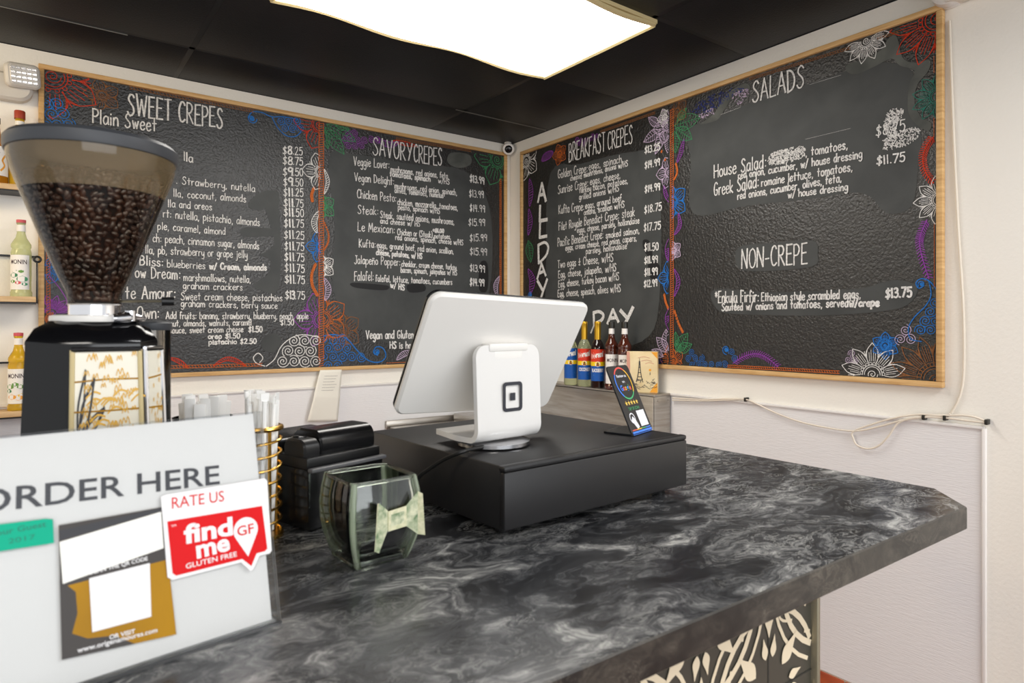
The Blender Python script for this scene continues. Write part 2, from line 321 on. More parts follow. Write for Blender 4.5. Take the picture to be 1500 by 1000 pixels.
# ------------------------------------------------------------------ chalk handwriting: single-stroke letters, cap height 1
GL = {
'A': (.5, 'l 0,0 .24,1 .48,0;l .09,.36 .4,.36'), 'B': (.42, 'l 0,0 0,1;c 0,1 .26,.98 .34,.76 .22,.56 0,.54;c 0,.54 .3,.52 .4,.27 .26,.03 0,0'),
'C': (.42, 'c .41,.84 .3,.99 .12,.9 .01,.52 .08,.12 .24,0 .42,.13'), 'D': (.46, 'l .02,0 0,1;c 0,1 .26,.94 .44,.55 .34,.14 .02,0'),
'E': (.38, 'l .37,1 .02,1 0,0 .38,.01;l .01,.53 .3,.54'), 'F': (.36, 'l .37,1 .02,1 0,0;l .01,.53 .28,.55'),
'G': (.46, 'c .42,.86 .28,1 .1,.88 .01,.5 .08,.1 .26,0 .4,.12 .43,.42;l .44,.42 .25,.42'), 'H': (.44, 'l 0,1 0,0;l .42,1 .42,0;l 0,.5 .42,.52'),
'I': (.1, 'l .05,1 .05,0'), 'J': (.34, 'c .3,1 .31,.3 .24,.04 .1,0 0,.14;l .14,1 .42,1'), 'K': (.42, 'l 0,1 0,0;l .38,1 .02,.46 .4,0'),
'L': (.36, 'l .02,1 0,0 .36,.02'), 'M': (.56, 'l 0,0 .08,1 .28,.3 .48,1 .56,0'), 'N': (.46, 'l 0,0 .02,1 .42,0 .45,1'),
'O': (.46, 'c .24,1 .07,.86 .0,.5 .08,.12 .23,0 .39,.14 .46,.5 .39,.88 .24,1'), 'P': (.38, 'l 0,0 0,1;c 0,1 .26,.98 .37,.74 .24,.5 .01,.46'),
'Q': (.5, 'c .24,1 .07,.86 .0,.5 .08,.12 .23,0 .39,.14 .46,.5 .39,.88 .24,1;l .3,.22 .5,-.06'), 'R': (.42, 'l 0,0 0,1;c 0,1 .26,.98 .36,.76 .24,.54 .02,.5;l .1,.5 .42,0'),
'S': (.42, 'c .4,.86 .28,1 .12,.94 .06,.74 .18,.58 .34,.4 .38,.18 .24,.01 .08,.03 0,.16'), 'T': (.42, 'l 0,1 .42,1;l .21,1 .21,0'),
'U': (.44, 'c 0,1 .01,.3 .1,.03 .24,0 .38,.12 .43,.5 .43,1'), 'V': (.46, 'l 0,1 .23,0 .45,1'), 'W': (.66, 'l 0,1 .17,0 .33,.8 .49,0 .66,1'),
'X': (.42, 'l 0,1 .42,0;l .42,1 0,0'), 'Y': (.44, 'l 0,1 .22,.48;l .44,1 .14,0'), 'Z': (.42, 'l 0,1 .42,1 0,0 .42,0'),
'a': (.36, 'c .33,.5 .2,.6 .05,.48 .01,.2 .1,.0 .24,.06 .33,.3 .34,.56;c .34,.56 .33,.2 .37,0'), 'b': (.36, 'l 0,1 0,0;c 0,.38 .14,.6 .32,.46 .34,.16 .2,0 0,.08'),
'c': (.32, 'c .31,.48 .18,.6 .04,.44 .01,.18 .12,0 .31,.1'), 'd': (.38, 'c .33,.46 .2,.6 .05,.46 .01,.18 .12,0 .25,.08 .34,.3;l .35,1 .35,0'),
'e': (.34, 'c .02,.3 .18,.32 .32,.38 .26,.58 .1,.56 .0,.3 .08,.04 .22,0 .34,.12'), 'f': (.28, 'c .3,.9 .2,1.02 .1,.9 .09,.5 .09,0;l 0,.55 .24,.56'),
'g': (.36, 'c .33,.5 .2,.6 .05,.48 .02,.22 .12,.04 .25,.1 .33,.32;c .34,.56 .35,.0 .3,-.28 .16,-.38 .02,-.26'), 'h': (.36, 'l 0,1 0,0;c 0,.34 .14,.58 .3,.52 .34,.3 .34,0'),
'i': (.1, 'l .05,.55 .05,0;l .05,.74 .06,.8'), 'j': (.2, 'c .14,.55 .15,-.1 .1,-.32 -.04,-.34;l .14,.74 .15,.8'), 'k': (.32, 'l 0,1 0,0;l .28,.56 .02,.26 .31,0'),
'l': (.1, 'l .05,1 .05,0'), 'm': (.52, 'l .01,.56 .01,0;c .01,.34 .12,.57 .23,.5 .26,.3 .26,0;c .26,.34 .37,.57 .48,.5 .51,.3 .51,0'),
'n': (.34, 'l .01,.56 .01,0;c .01,.34 .14,.58 .29,.52 .33,.3 .33,0'), 'o': (.36, 'c .18,.57 .04,.46 .01,.26 .08,.04 .19,0 .31,.08 .35,.3 .3,.5 .18,.57'),
'p': (.36, 'l 0,.56 0,-.38;c 0,.38 .14,.6 .32,.46 .33,.16 .18,.02 0,.1'), 'q': (.36, 'c .33,.5 .2,.6 .05,.48 .02,.22 .12,.04 .25,.1 .33,.32;l .34,.56 .34,-.38'),
'r': (.26, 'l .01,.56 .01,0;c .01,.32 .1,.54 .25,.54'), 's': (.3, 'c .29,.48 .18,.58 .05,.5 .08,.34 .24,.24 .28,.08 .14,-.01 0,.1'),
't': (.3, 'l .13,.92 .13,.02;l 0,.56 .28,.58'), 'u': (.34, 'c .01,.56 .01,.16 .1,.01 .24,.08 .32,.3;l .33,.56 .33,0'), 'v': (.32, 'l 0,.56 .16,0 .31,.56'),
'w': (.46, 'l 0,.56 .11,0 .23,.46 .34,0 .46,.56'), 'x': (.32, 'l 0,.56 .31,0;l .31,.56 0,0'), 'y': (.34, 'c .01,.56 .03,.22 .12,.1 .26,.18 .32,.4;c .33,.56 .33,-.1 .26,-.34 .06,-.3'),
'z': (.32, 'l 0,.56 .31,.56 0,0 .32,0'), '0': (.38, 'c .19,1 .05,.86 0,.5 .07,.12 .19,0 .32,.14 .38,.5 .32,.88 .19,1'), '1': (.12, 'l .04,1 .07,0'),
'2': (.38, 'c .02,.8 .1,.98 .26,.98 .34,.76 .22,.4 0,.02;l 0,.02 .38,.02'), '3': (.36, 'c .02,.9 .16,1 .32,.88 .28,.62 .12,.54;c .12,.54 .32,.5 .36,.22 .2,0 0,.1'),
'4': (.38, 'l .06,1 .02,.46 .36,.48;l .28,1 .26,0'), '5': (.38, 'l .36,1 .06,1 .04,.56;c .04,.56 .22,.66 .36,.42 .3,.06 .14,-.01 0,.1'),
'6': (.36, 'c .3,1 .08,.7 .01,.3 .14,0 .3,.06 .34,.34 .2,.5 .03,.36'), '7': (.38, 'l 0,1 .38,1 .12,0'), '8': (.38, 'c .34,.86 .2,1 .05,.86 .1,.62 .3,.42 .34,.14 .18,0 .03,.14 .08,.42 .28,.62 .34,.86'),
'9': (.36, 'c .33,.8 .2,1 .04,.88 .04,.6 .18,.5 .32,.66 .34,.9;l .34,.9 .3,0'), '$': (.4, 'c .37,.78 .24,.88 .08,.8 .1,.58 .3,.4 .34,.2 .18,.08 0,.18;l .22,1.06 .18,-.1'),
'.': (.1, 'l .04,.02 .06,.06'), ',': (.12, 'l .07,.06 .02,-.14'), ':': (.14, 'l .06,.1 .07,.15;l .07,.5 .08,.55'), "'": (.1, 'l .05,1 .04,.84'), '-': (.3, 'l .02,.4 .28,.42'),
'/': (.32, 'l 0,-.1 .32,1.02'), '&': (.4, 'l .2,.9 .2,.0;l .02,.44 .38,.48;l .02,.1 .34,.06'), '*': (.34, 'l .16,.95 .16,.5;l .02,.84 .3,.6;l .3,.84 .02,.6'),
'(': (.2, 'c .18,1.05 .04,.7 .04,.3 .18,-.1'), ')': (.2, 'c .02,1.05 .16,.7 .16,.3 .02,-.1'), '+': (.34, 'l .16,.75 .16,.25;l 0,.5 .32,.5'),
'ñ': (.34, 'l .01,.56 .01,0;c .01,.34 .14,.58 .29,.52 .33,.3 .33,0;c .04,.74 .12,.82 .2,.74 .3,.8'), 'é': (.34, 'c .02,.3 .18,.32 .32,.38 .26,.58 .1,.56 .0,.3 .08,.04 .22,0 .34,.12;l .12,.68 .26,.82'), ' ': (.26, ''),
}
GP = {}
for ch, (wd, st) in GL.items():
    out = []
    for s_ in filter(None, st.split(';')):
        pts = [tuple(map(float, p.split(','))) for p in s_.split()[1:]]
        if s_[0] == 'c': out.append(smooth(pts, 3))
        else: out += [list(q) for q in zip(pts, pts[1:])]
    GP[ch] = (wd, out)

class Board:                     # a menu board: plane coordinates (a along the wall, z up) and its chalk meshes
    def __init__(s, wall):
        s.w = wall; lf = (0, -1, 0) if wall == 'L' else (-1, 0, 0); s.let = MB(lift=lf); s.draw = MB(lift=lf); s.patch = MB(); s.clip = None; s.rnd = random.Random(3)
    def B(s, u, v):
        p = on_y(u, v, -.014) if s.w == 'L' else on_x(u, v, -.014)
        return (p.x, p.z) if s.w == 'L' else (-p.y, p.z)
    def at(s, a, z, off): return (a, -off, z) if s.w == 'L' else (-off, -a, z)
    def k(s, u, v): return (s.B(u, v - 5)[1] - s.B(u, v + 5)[1]) / 10      # metres per picture row
    def write(s, t, u0, v0, u1, v1, cap, col='chalk_white', wd=1.2):
        if cap < 16: cap *= .9
        p0, p1 = s.B(u0, v0), s.B(u1, v1); H = cap * s.k((u0 + u1) / 2, (v0 + v1) / 2); W = wd * s.k((u0 + u1) / 2, (v0 + v1) / 2)
        tot = sum(GP[c][0] + .14 for c in t) - .14; dx, dy = p1[0] - p0[0], p1[1] - p0[1]; x = 0
        for c in t:
            g, st = GP[c]; j = s.rnd.uniform(-.03, .03); kx = s.rnd.uniform(.94, 1.06)
            for pl in st:
                pts = []
                for px, py in pl:
                    f = (x + px * kx) / tot; pts.append((p0[0] + dx * f, p0[1] + dy * f + (py * s.rnd.uniform(.98, 1.02) + j) * H))
                s.let.ribbon(pts, W * s.rnd.uniform(.85, 1.15), col, lambda a, b: s.at(a, b, .0162))
            x += g + .14
    def line(s, pts, col, wd=1.3, px=True, off=.0150):
        if px:
            w_ = .72 * wd * s.k(*pts[len(pts) // 2]); pts = [s.B(*p) for p in pts]
        else: w_ = wd * .72
        run = []
        for p in pts:
            if s.clip and not (s.clip[0] < p[0] < s.clip[1] and s.clip[2] < p[1] < s.clip[3]):
                if len(run) > 1: s.draw.ribbon(run, w_, 'chalk_' + col, lambda a, b: s.at(a, b, off))
                run = []
            else: run.append(p)
        if len(run) > 1: s.draw.ribbon(run, w_, 'chalk_' + col, lambda a, b: s.at(a, b, off))
    def fill(s, pts, mat, off=.0146): s.patch.poly([s.B(*p) for p in (pts if s.w == 'L' else pts[::-1])][::(1 if s.w == 'L' else -1)], mat, lambda a, b: s.at(a, b, off))
    def blob(s, pts, mat, off=.0146): s.fill(smooth(pts, 4, True)[:-1], mat, off)
    def spiral(s, u, v, r, col, turns=2.2, a0=0, wd=1.3):
        c = s.B(u, v); R = r * s.k(u, v); n = int(14 * turns)
        s.line([(c[0] + R * (i / n) * cos(a0 + 2 * pi * turns * i / n), c[1] + R * (i / n) * sin(a0 + 2 * pi * turns * i / n)) for i in range(2, n + 1)], col, wd * s.k(u, v), False)
    def ring(s, c, r, col, w_, a0=0, a1=360, n=28): s.line([(c[0] + r * cos(radians(a0 + (a1 - a0) * i / n)), c[1] + r * sin(radians(a0 + (a1 - a0) * i / n))) for i in range(n + 1)], col, w_, False)
    def flower(s, u, v, r, n, col, a0=0, a1=360, wd=1.25, rot=0):
        c = s.B(u, v); q = s.k(u, v); R = r * q; W = wd * q; n = max(4, round(n * .68))
        s.spiral(u, v, r * .17, col, 2, wd=wd); s.ring(c, R * .24, col, W, a0, a1); s.ring(c, R * .3, col, W, a0, a1)
        m = 2 * n
        for i in range(m):
            a = radians(a0 + (a1 - a0) * (i + .5) / m + rot)
            s.ring((c[0] + R * .34 * cos(a), c[1] + R * .34 * sin(a)), R * .045, col, W * .8, 0, 360, 8)
        P = lambda a, f: (c[0] + R * f * cos(a), c[1] + R * f * sin(a))
        for i in range(n):
            a = radians(a0 + (a1 - a0) * (i + .5) / n + rot); h = radians((a1 - a0) / n) * .5
            for sg in (-1, 1):
                s.line(smooth([P(a + sg * h * .95, .38), P(a + sg * h * .98, .6), P(a + sg * h * .6, .8), P(a, 1)], 3), col, W, False)
            for j in (-.55, -.2, .2, .55):
                s.line([P(a + j * h * 1.1, .42), P(a + j * h * .8, .82 - .22 * abs(j))], col, W * .75, False)
            b = a + h
            for d in (-.16, 0, .16):
                s.line(smooth([P(b + d * h * .3, .55), P(b + d * h * 1.4, .68), P(b + d * h * 2.2, .76)], 2), col, W * .8, False)
    def leaf(s, u0, v0, u1, v1, wf, col, wd=1.2):
        a, b = s.B(u0, v0), s.B(u1, v1); dx, dy = b[0] - a[0], b[1] - a[1]; nx, ny = -dy, dx; W = wd * s.k(u0, v0)
        for sg in (-1, 1):
            s.line(smooth([a, (a[0] + dx * .35 + sg * nx * wf, a[1] + dy * .35 + sg * ny * wf), (a[0] + dx * .7 + sg * nx * wf * .8, a[1] + dy * .7 + sg * ny * wf * .8), b], 4), col, W, False)
            for k in range(1, 8):
                f = k / 9; g = wf * .95 * sin(pi * min(1, f + .12)); s.line([(a[0] + dx * f, a[1] + dy * f), (a[0] + dx * (f + .1) + sg * nx * g, a[1] + dy * (f + .1) + sg * ny * g)], col, W * .7, False)
        s.line([a, b], col, W * .8, False)
    def wave(s, poly, col, r=9, wd=1.3):
        wd = min(wd, r * .17)             # outline filled with packed spirals (poly in picture points)
        us = [p[0] for p in poly]; vs = [p[1] for p in poly]
        def ins(x, y):
            c = False
            for i in range(len(poly)):
                x0, y0 = poly[i - 1]; x1, y1 = poly[i]
                if (y0 > y) != (y1 > y) and x < (x1 - x0) * (y - y0) / (y1 - y0) + x0: c = not c
            return c
        y = min(vs) + r * .6; row = 0
        while y < max(vs):
            x = min(us) + (r * .8 if row % 2 else 0)
            while x < max(us):
                if ins(x, y): s.spiral(x, y, r * .93, col, 2.3, s.rnd.uniform(0, 6.3), wd)
                x += r * 1.62
            y += r * 1.5; row += 1
    def rope(s, u0, v0, u1, v1, h, col, step=3.2, wd=1.1):
        a, b = s.B(u0, v0), s.B(u1, v1); q = s.k((u0 + u1) / 2, (v0 + v1) / 2); dx, dy = b[0] - a[0], b[1] - a[1]; l = hypot(dx, dy); ux, uy = dx / l, dy / l; h *= q; n = int(l / (step * q))
        for sg in (-.5, .5): s.line([(a[0] + ux * l * i / 30 - uy * h * sg, a[1] + uy * l * i / 30 + ux * h * sg) for i in range(31)], col, wd * q, False, .0152)
        for i in range(n):
            f = l * i / n; s.line([(a[0] + ux * f - uy * h * .5, a[1] + uy * f + ux * h * .5), (a[0] + ux * (f + step * q * .6) + uy * h * .5, a[1] + uy * (f + step * q * .6) - ux * h * .5)], col, wd * q, False, .0152)
    def vine(s, pts, col, h=5, wd=1.2):              # curved feather
        P = smooth(pts, 6)
        s.line(P, col, wd * 1.3)
        for i in range(1, len(P) - 1):
            tx, ty = P[i + 1][0] - P[i - 1][0], P[i + 1][1] - P[i - 1][1]; l = hypot(tx, ty) or 1; tx /= l; ty /= l
            for sg in (-1, 1): s.line([P[i], (P[i][0] + tx * h * .6 - sg * ty * h, P[i][1] + ty * h * .6 + sg * tx * h)], col, wd)
    def horn(s, pts, col, h=5, wd=1.2):              # curved tapering band
        P = smooth(pts, 6); n = len(P); A = []; Bq = []
        for i in range(n):
            a = P[max(i - 1, 0)]; b = P[min(i + 1, n - 1)]; tx, ty = b[0] - a[0], b[1] - a[1]; l = hypot(tx, ty) or 1; g = h * sin(pi * (i + .4) / n)
            A.append((P[i][0] - ty / l * g, P[i][1] + tx / l * g)); Bq.append((P[i][0] + ty / l * g, P[i][1] - tx / l * g))
        s.line(A, col, wd); s.line(Bq, col, wd)
        for i in range(n): s.line([A[i], Bq[max(0, i - 1)]], col, wd * .9)
    def beads(s, pts, col, r=2.4):
        for u, v in smooth(pts, 5): s.spiral(u, v, r, col, 1.2, wd=2.2)
    def curl(s, u, v, r, col, a0=0, turns=1.6): s.spiral(u, v, r, col, turns, a0, 1.8); s.spiral(u, v, r * .42, col, 3, wd=2.2)
    def scribble(s, pts, col, n=900, wd=1.5, seed=1):
        R = random.Random(seed); us = [p[0] for p in pts]; vs = [p[1] for p in pts]; poly = smooth(pts, 4, True)[:-1]
        for _ in range(n):
            x, y = R.uniform(min(us), max(us)), R.uniform(min(vs), max(vs)); c = False
            for i in range(len(poly)):
                x0, y0 = poly[i - 1]; x1, y1 = poly[i]
                if (y0 > y) != (y1 > y) and x < (x1 - x0) * (y - y0) / (y1 - y0) + x0: c = not c
            if c: a = R.uniform(0, 3.1); s.line([(x, y), (x + 2.2 * cos(a), y + 2.2 * sin(a))], col, wd, True, .0153)
# ------------------------------------------------------------------ the room
wl = struct(MB().box((-2.2, .05, CEIL / 2), (4.6, .1, CEIL), 'wall_paint'), 'wall_left')
wr = struct(MB().box((.05, -2.45, CEIL / 2), (.1, 5.1, CEIL), 'wall_paint'), 'wall_right')
struct(MB().box((-2.2, -2.45, -.05), (4.6, 5.1, .1), 'floor_tile'), 'floor')
struct(MB().box((-2.2, -.004, .56), (4.6, .008, 1.114), 'wall_panel'), 'wall_panel', wl)
struct(MB().box((-.004, -1.29, .62), (.008, 2.564, .992), 'wall_panel'), 'wall_panel', wr)
struct(MB().box((-2.2, -.008, 1.121), (4.6, .016, .011), 'panel_trim', .003), 'panel_moulding', wl)
struct(MB().box((-.008, -1.29, 1.121), (.016, 2.572, .011), 'panel_trim', .003), 'panel_moulding', wr)
struct(MB().box((-.008, -2.576, .62), (.016, .012, 1.0), 'panel_trim', .003), 'panel_moulding', wr)
m = MB().box((-.004, -2.45, .061), (.008, 5.1, .122), 'grout')
for i in range(33): m.box((-.008, -.08 - i * .152, .06), (.012, .147, .118), 'red_tile', .003)
struct(m, 'baseboard_right')
m = MB(); gx = [-4.36, -3.14, -1.92, -.59, 0.0]; gy = [0, -.40, -1.03, -1.72, -2.34, -2.96, -3.58, -4.2, -4.82]
m.box((-2.2, -2.45, CEIL + .04), (4.6, 5.1, .06), 'ceiling_tile')
cl = struct(m, 'ceiling')
m = MB()
for i in range(4):
    for j in range(8):
        x0, x1, y1, y0 = gx[i] + .011, gx[i + 1] - .011, gy[j] - .011, gy[j + 1] + .011
        m.box(((x0 + x1) / 2, (y0 + y1) / 2, CEIL + .005), (x1 - x0, y1 - y0, .01), 'ceiling_tile', .002)
struct(m, 'ceiling_tiles', cl)
m = MB()
for x in gx[:-1]: m.box((x, -2.45, CEIL + .006), (.022, 5.0, .01), 'grid_metal')
for y in gy[1:]: m.box((-2.2, y, CEIL + .006), (4.4, .022, .01), 'grid_metal')
m.box((-.33, -.388, CEIL - .001), (.62, .004, .004), 'bare_metal')
m.box((-2.6, -.388, CEIL - .001), (.9, .003, .003), 'bare_metal')
struct(m, 'ceiling_grid', cl)
struct(MB().box((-.028, -3.4, CEIL - .045), (.056, 1.84, .09), 'wall_paint', .006), 'trim_1')

# ceiling light with a sagging yellow-edged lens
t = thing('ceiling_light', 'bright rectangular fluorescent ceiling light with a yellowed edge in the black ceiling', 'ceiling light', (-1.18, -1.375, CEIL))
def sag(x, y):                                     # bent, taped edge
    e = max(0, abs(y) / .335 - .72) / .28
    return -.018 - .042 * (1 - (x / .61) ** 2) * (1 - (y / .335) ** 2) + .009 * sin(x * 11) * e * e
nx, ny = 30, 16; vs = []; fs = []
for j in range(ny + 1):
    for i in range(nx + 1):
        x = -.598 + 1.196 * i / nx; y = -.318 + .636 * j / ny; vs.append((x, y, sag(x, y)))
for j in range(ny):
    for i in range(nx): a = j * (nx + 1) + i; fs.append((a, a + nx + 1, a + nx + 2, a + 1))
MB().add(vs, fs, 'lamp_diffuser').build('diffuser', t)
m = MB()
for sgn in (-1, 1):
    m.tube([(-.61 + 1.22 * i / 24, sgn * .325, -.016 + .008 * sin((-.61 + 1.22 * i / 24) * 11)) for i in range(25)], .0105, 'frame_cream', 6)
    m.tube([(sgn * .607, -.325 + .65 * i / 8, -.017) for i in range(9)], .0105, 'frame_cream', 6)
    m.box((0, sgn * .33, -.005), (1.23, .012, .016), 'frame_cream'); m.box((sgn * .61, 0, -.005), (.012, .67, .016), 'frame_cream')
m.build('light_frame', t)

# ------------------------------------------------------------------ menu boards
def board_thing(name, label, wall, a0, a1, z0, z1, divider):
    o = thing(name, label, 'menu board')
    F = (lambda c, d: ((c[0], -c[1], c[2]), d)) if wall == 'L' else (lambda c, d: ((-c[1], -c[0], c[2]), (d[1], d[0], d[2])))
    am, zm = (a0 + a1) / 2, (z0 + z1) / 2
    MB().box(*F((am, .007, zm), (a1 - a0 - .03, .012, z1 - z0 - .03)), 'board_black').build('panel', o)
    for c, d in (((am, .013, z1 - .01), (a1 - a0, .024, .02)), ((am, .013, z0 + .01), (a1 - a0, .024, .02)), ((a0 + .01, .013, zm), (.02, .024, z1 - z0 - .04)), ((a1 - .01, .013, zm), (.02, .024, z1 - z0 - .04))):
        MB().box(*F(c, d), 'pine', .003).build('frame_rail', o)
    return o
bl = board_thing('menu_chalkboard', 'wide pine-framed chalkboard listing sweet and savory crepes on the left wall', 'L', -2.432, -.037, 1.208, 2.532, -1.228)
br = board_thing('menu_chalkboard', 'wide pine-framed chalkboard listing breakfast crepes and salads on the right wall', 'R', .137, 2.463, 1.24, 2.516, 1.31)

L = Board('L'); R = Board('R')
W = L.write
def rows(bd, s_, wd=1.2):
    for ln in s_.strip().split('\n'):
        p = ln.split('|'); n = list(map(float, p[1].split())); bd.write(p[0], *n[:5], wd=n[5] if len(n) > 5 else wd)
rows(L, '''SWEET CREPES|187 168 326 188 30 2.2
Plain Sweet|136 180 229 193 20 1.9
lla|269 235 282 238 14 1.7
. Strawberry, nutella|258 269 373 281 12
lla, coconut, almonds|254 288 360 296 12
lla and oreos|246 303 310 308 12
rt: nutella, pistachio, almonds|239 318 380 331 13
ple, caramel, almond|231 336 330 344 12
ch: peach, cinnamon sugar, almonds|224 354 379 365 13
lla, pb, strawberry or grape jelly|213 371 362 378 13
Bliss:|205 388 239 390 15 1.7
blueberries|245 391 300 394 12
w/ Cream, almonds|307 394 390 396 10 2
ow Dream:|198 406 264 409 16 1.7
marshmallows, nutella,|269 411 367 414 12
graham crackers|268 423 355 425 11
te Amour:|184 437 257 437 18 1.8
Sweet cream cheese, pistachios|265 439 413 441 12
graham crackers, berry sauce|265 449 406 452 11
Own:|201 467 233 466 18 1.8
Add fruits: banana, strawberry, blueberry, peach, apple|243 467 451 467 11
nut, almonds, walnuts, caramel|249 478 368 476 10
$1.50|411 476 430 476 9
sauce, sweet cream cheese|248 488 356 486 10
$1.50|364 486 384 486 9 1.8
oreo $1.50|305 496 351 495 8 1.7
pistachio $2.50|306 504 375 503 8 1.7
SAVORY|546 227 603 236 25 1.7
CREPES|606 237 647 243 25 1.7
Veggie Lover:|518 242 570 247 14
mushrooms, red onions, feta,|572 252 657 262 10
tomatoes, spinach|571 258 630 266 9 1.7
w/HS|642 268 658 270 8
Vegan Delight:|519 265 577 271 13
mushrooms, red onion, spinach,|578 276 669 286 10
olives, tomatoes, hummus|578 282 649 290 9
Chicken Pesto:|523 290 580 296 14
chicken, mozzarella, tomatoes,|582 300 670 308 10
pesto, spinach w/HS|583 307 644 313 9
Steak:|524 313 554 315 14
Steak, sautéed onions, mushrooms,|557 319 665 329 11
and cheese w/ HS|557 327 615 332 9
Le Mexican:|524 338 578 342 14
Chicken or (Steak)|582 344 633 348 10
+$1.00|634 340 650 341 6 2
potatoes,|636 349 660 350 8
red onions, spinach, cheese w/HS|579 351 678 359 9
Kufta:|526 362 550 363 13
eggs, ground beef, red onion, scallion,|552 363 664 372 10
cheese, potatoes, w/ HS|551 373 618 379 9 1.7
Jalapeño Popper:|519 386 586 389 13
cheddar, cream cheese, turkey|588 390 668 395 9
bacon, spinach, jalepeños w/ HS|587 399 669 403 9
Falafel:|519 411 547 411 15
falafel, lettuce, tomatoes, cucumbers|550 412 662 417 10
w/ HS|572 421 592 425 9 1.9
Vegan and Gluten F|536 496 613 495 13 1.7
HS is hou|571 510 606 510 11 1.7
$13.99|688 266 709 270 11 1.7
$13.99|687 288 708 290 11
$14.99|688 309 710 311 11
$15.99|686 330 710 331 11
$15.99|688 353 713 353 11
$15.99|688 373 713 374 11
$13.99|688 397 710 399 11
$14.99|688 418 709 419 11 1.7''')
for i, (y, s_) in enumerate(zip((226, 241, 257, 272, 287, 302.6, 316.6, 332.6, 349.4, 366, 382, 398, 414.7, 437.6), '8.25 8.75 9.50 9.50 11.25 11.75 11.50 11.75 11.25 11.75 11.75 11.75 11.75 13.75'.split())):
    x = 414 + i * .25; W('$', x, y, x + 6, y, 13, wd=1.3); W(s_[:-3], x + 7.5, y, x + 14, y + .3, 13, wd=2.2); W(s_[-3:], x + 15, y + .3, x + 29, y + 1, 12.5, wd=1.3)
rows(R, '''BREAKFAST|834 237 887 221 27 1.7
CREPES|891 219 927 209 26 1.7
Golden Crepe:|818 261 861 252 14
eggs, spinach|863 249 911 238 12
cheese, mushrooms, onions w/HS|836 265 920 243 9
Sunrise Crepe:|818 284 862 273.5 14
eggs, cheese,|865 271 909 261 12
turkey bacon, potatoes,|849 283 920 268.5 10
grilled onions w/HS|849 293 907 280 10
Kufta Crepe:|819 313 856 308 14
eggs, ground beef,|858 306 913 294 11
onions, scallion w/HS|856 315 915 303.6 10
Filet Royale Benedict Crepe: steak|819 337.5 930 316 14
eggs, cheese, parsley, hollandaise|846 341 937 326.7 10
Pacific Benedict Crepe:|817.6 361 884 349 14
smoked salmon,|888 349 937 341.7 11
eggs, cream cheese, red onion, capers,|829 367 933 352.6 10
parsley, hollandaise|859 372 918.6 364 10
Two eggs & Cheese, w/HS|817.6 392.6 898.6 382.6 13
Egg, cheese, jalapeño, w/HS|818.5 407 903 396.5 12
Egg, cheese, turkey bacon w/HS|818.5 421 907 410 12
Egg, cheese, spinach, olives w/HS|817.6 435 909.5 427 12
$13.25|945 225 967 219 11 1.8
$14.99|945 247 967 242 11 1.8
$14.99|945 282 967 278 11 1.8
$18.75|944.5 313 969.6 307 12 1.7
$17.75|943.7 339 968 335 12 1.7
$11.50|944.5 367.6 964.6 366 12 1.7
$11.99|944.5 386 963.7 384 11 1.9
$11.99|944.5 403.5 963.7 402 11 1.9
$12.99|944 421 963 418.5 11 1.7
A|788.5 296 801 294 27 4.4
L|791 324 801.5 322.5 22 4.7
L|791 348 801 346.5 20 4.7
D|789 385 804 375 27 4.2
A|787.5 408 800 403 20 4.2
Y|788 438 802 436 27 4.4
D|870 474 886 470 17 4.7
A|890.5 474 907.5 471 19 4.9
Y|909.5 478 928.5 474 23 5.2
/|866 486 872 483 12 3
SALADS|1103 150 1178 128 31 2.4
House Salad:|1046.6 260 1123 245 19 1.9
, tomatoes,|1181 229 1242 218 15 1.8
red onion, cucumber, w/ house dressing|1082 262 1263 231 13 1.8
Greek Salad:|1046.6 287 1112 274 19 1.9
romaine lettuce, tomatoes,|1116 273 1249 250 14 1.8
red onions, cucumber, olives, feta,|1081 292 1233 266 13 1.8
w/ house dressing|1155 290 1242 278.4 12 1.8
NON-CREPE|1087 393 1183 386 29 2.2
*Enkula Firfir:|1048 443.6 1112 442 17 2
Ethiopian style scrambled eggs,|1116 441 1261 436.6 14 1.9
Sautéed w/ onions and tomatoes, served|1058 455 1243 449 13 1.9
w/crepe|1245 449 1288 448 12 2.8
$8.75|1284 200 1326 191 16 1.9
$11.75|1285 242 1326 236 14 2.2
$13.75|1298 436.6 1335.6 434 15 2.8''')
# left wall, sweet half
L.clip = (-2.412, -1.236, 1.23, 2.511)
F_ = L.flower
F_(77, 112, 62, 9, 'red', wd=1.5); F_(150, 140, 24, 8, 'brown'); L.wave([(68, 150), (88, 146), (106, 160), (110, 176), (100, 185), (68, 190)], 'blue', 10, 1.5)
L.rope(190, 128, 372, 163, 4, 'brown', 4); L.rope(70, 300, 71, 470, 4, 'orange', 4); L.rope(248, 537.5, 384, 534, 4, 'orange', 4)
L.curl(369, 174, 7, 'blue', 2.6); L.line(smooth([(363, 172), (370, 164), (384, 165), (398, 171), (415, 171), (436, 175)]), 'blue', 1.8); L.line(smooth([(398, 171), (406, 186), (418, 198), (432, 200), (441, 193)]), 'blue', 1.8)
L.wave([(400, 173), (436, 174), (441, 192), (430, 199), (416, 196), (407, 186)], 'blue', 7)
F_(468, 183, 38, 8, 'red'); F_(470, 252, 28, 8, 'white', wd=1.4)
L.beads([(459, 276), (456, 285), (457, 294)], 'orange'); L.horn([(467, 309), (460, 325), (464, 341)], 'white', 4); F_(470, 362, 23, 8, 'blue', wd=1.8)
L.beads([(461, 388), (456, 402), (457, 418), (464, 432)], 'orange'); F_(470, 468, 40, 8, 'purple', wd=1.4)
L.line(smooth([(388, 536), (376, 532), (371, 524), (378, 517), (385, 524), (380, 531)]), 'white', 1.8); L.line(smooth([(390, 536), (402, 526), (412, 507), (428, 494), (446, 490), (471, 495)]), 'white', 1.8)
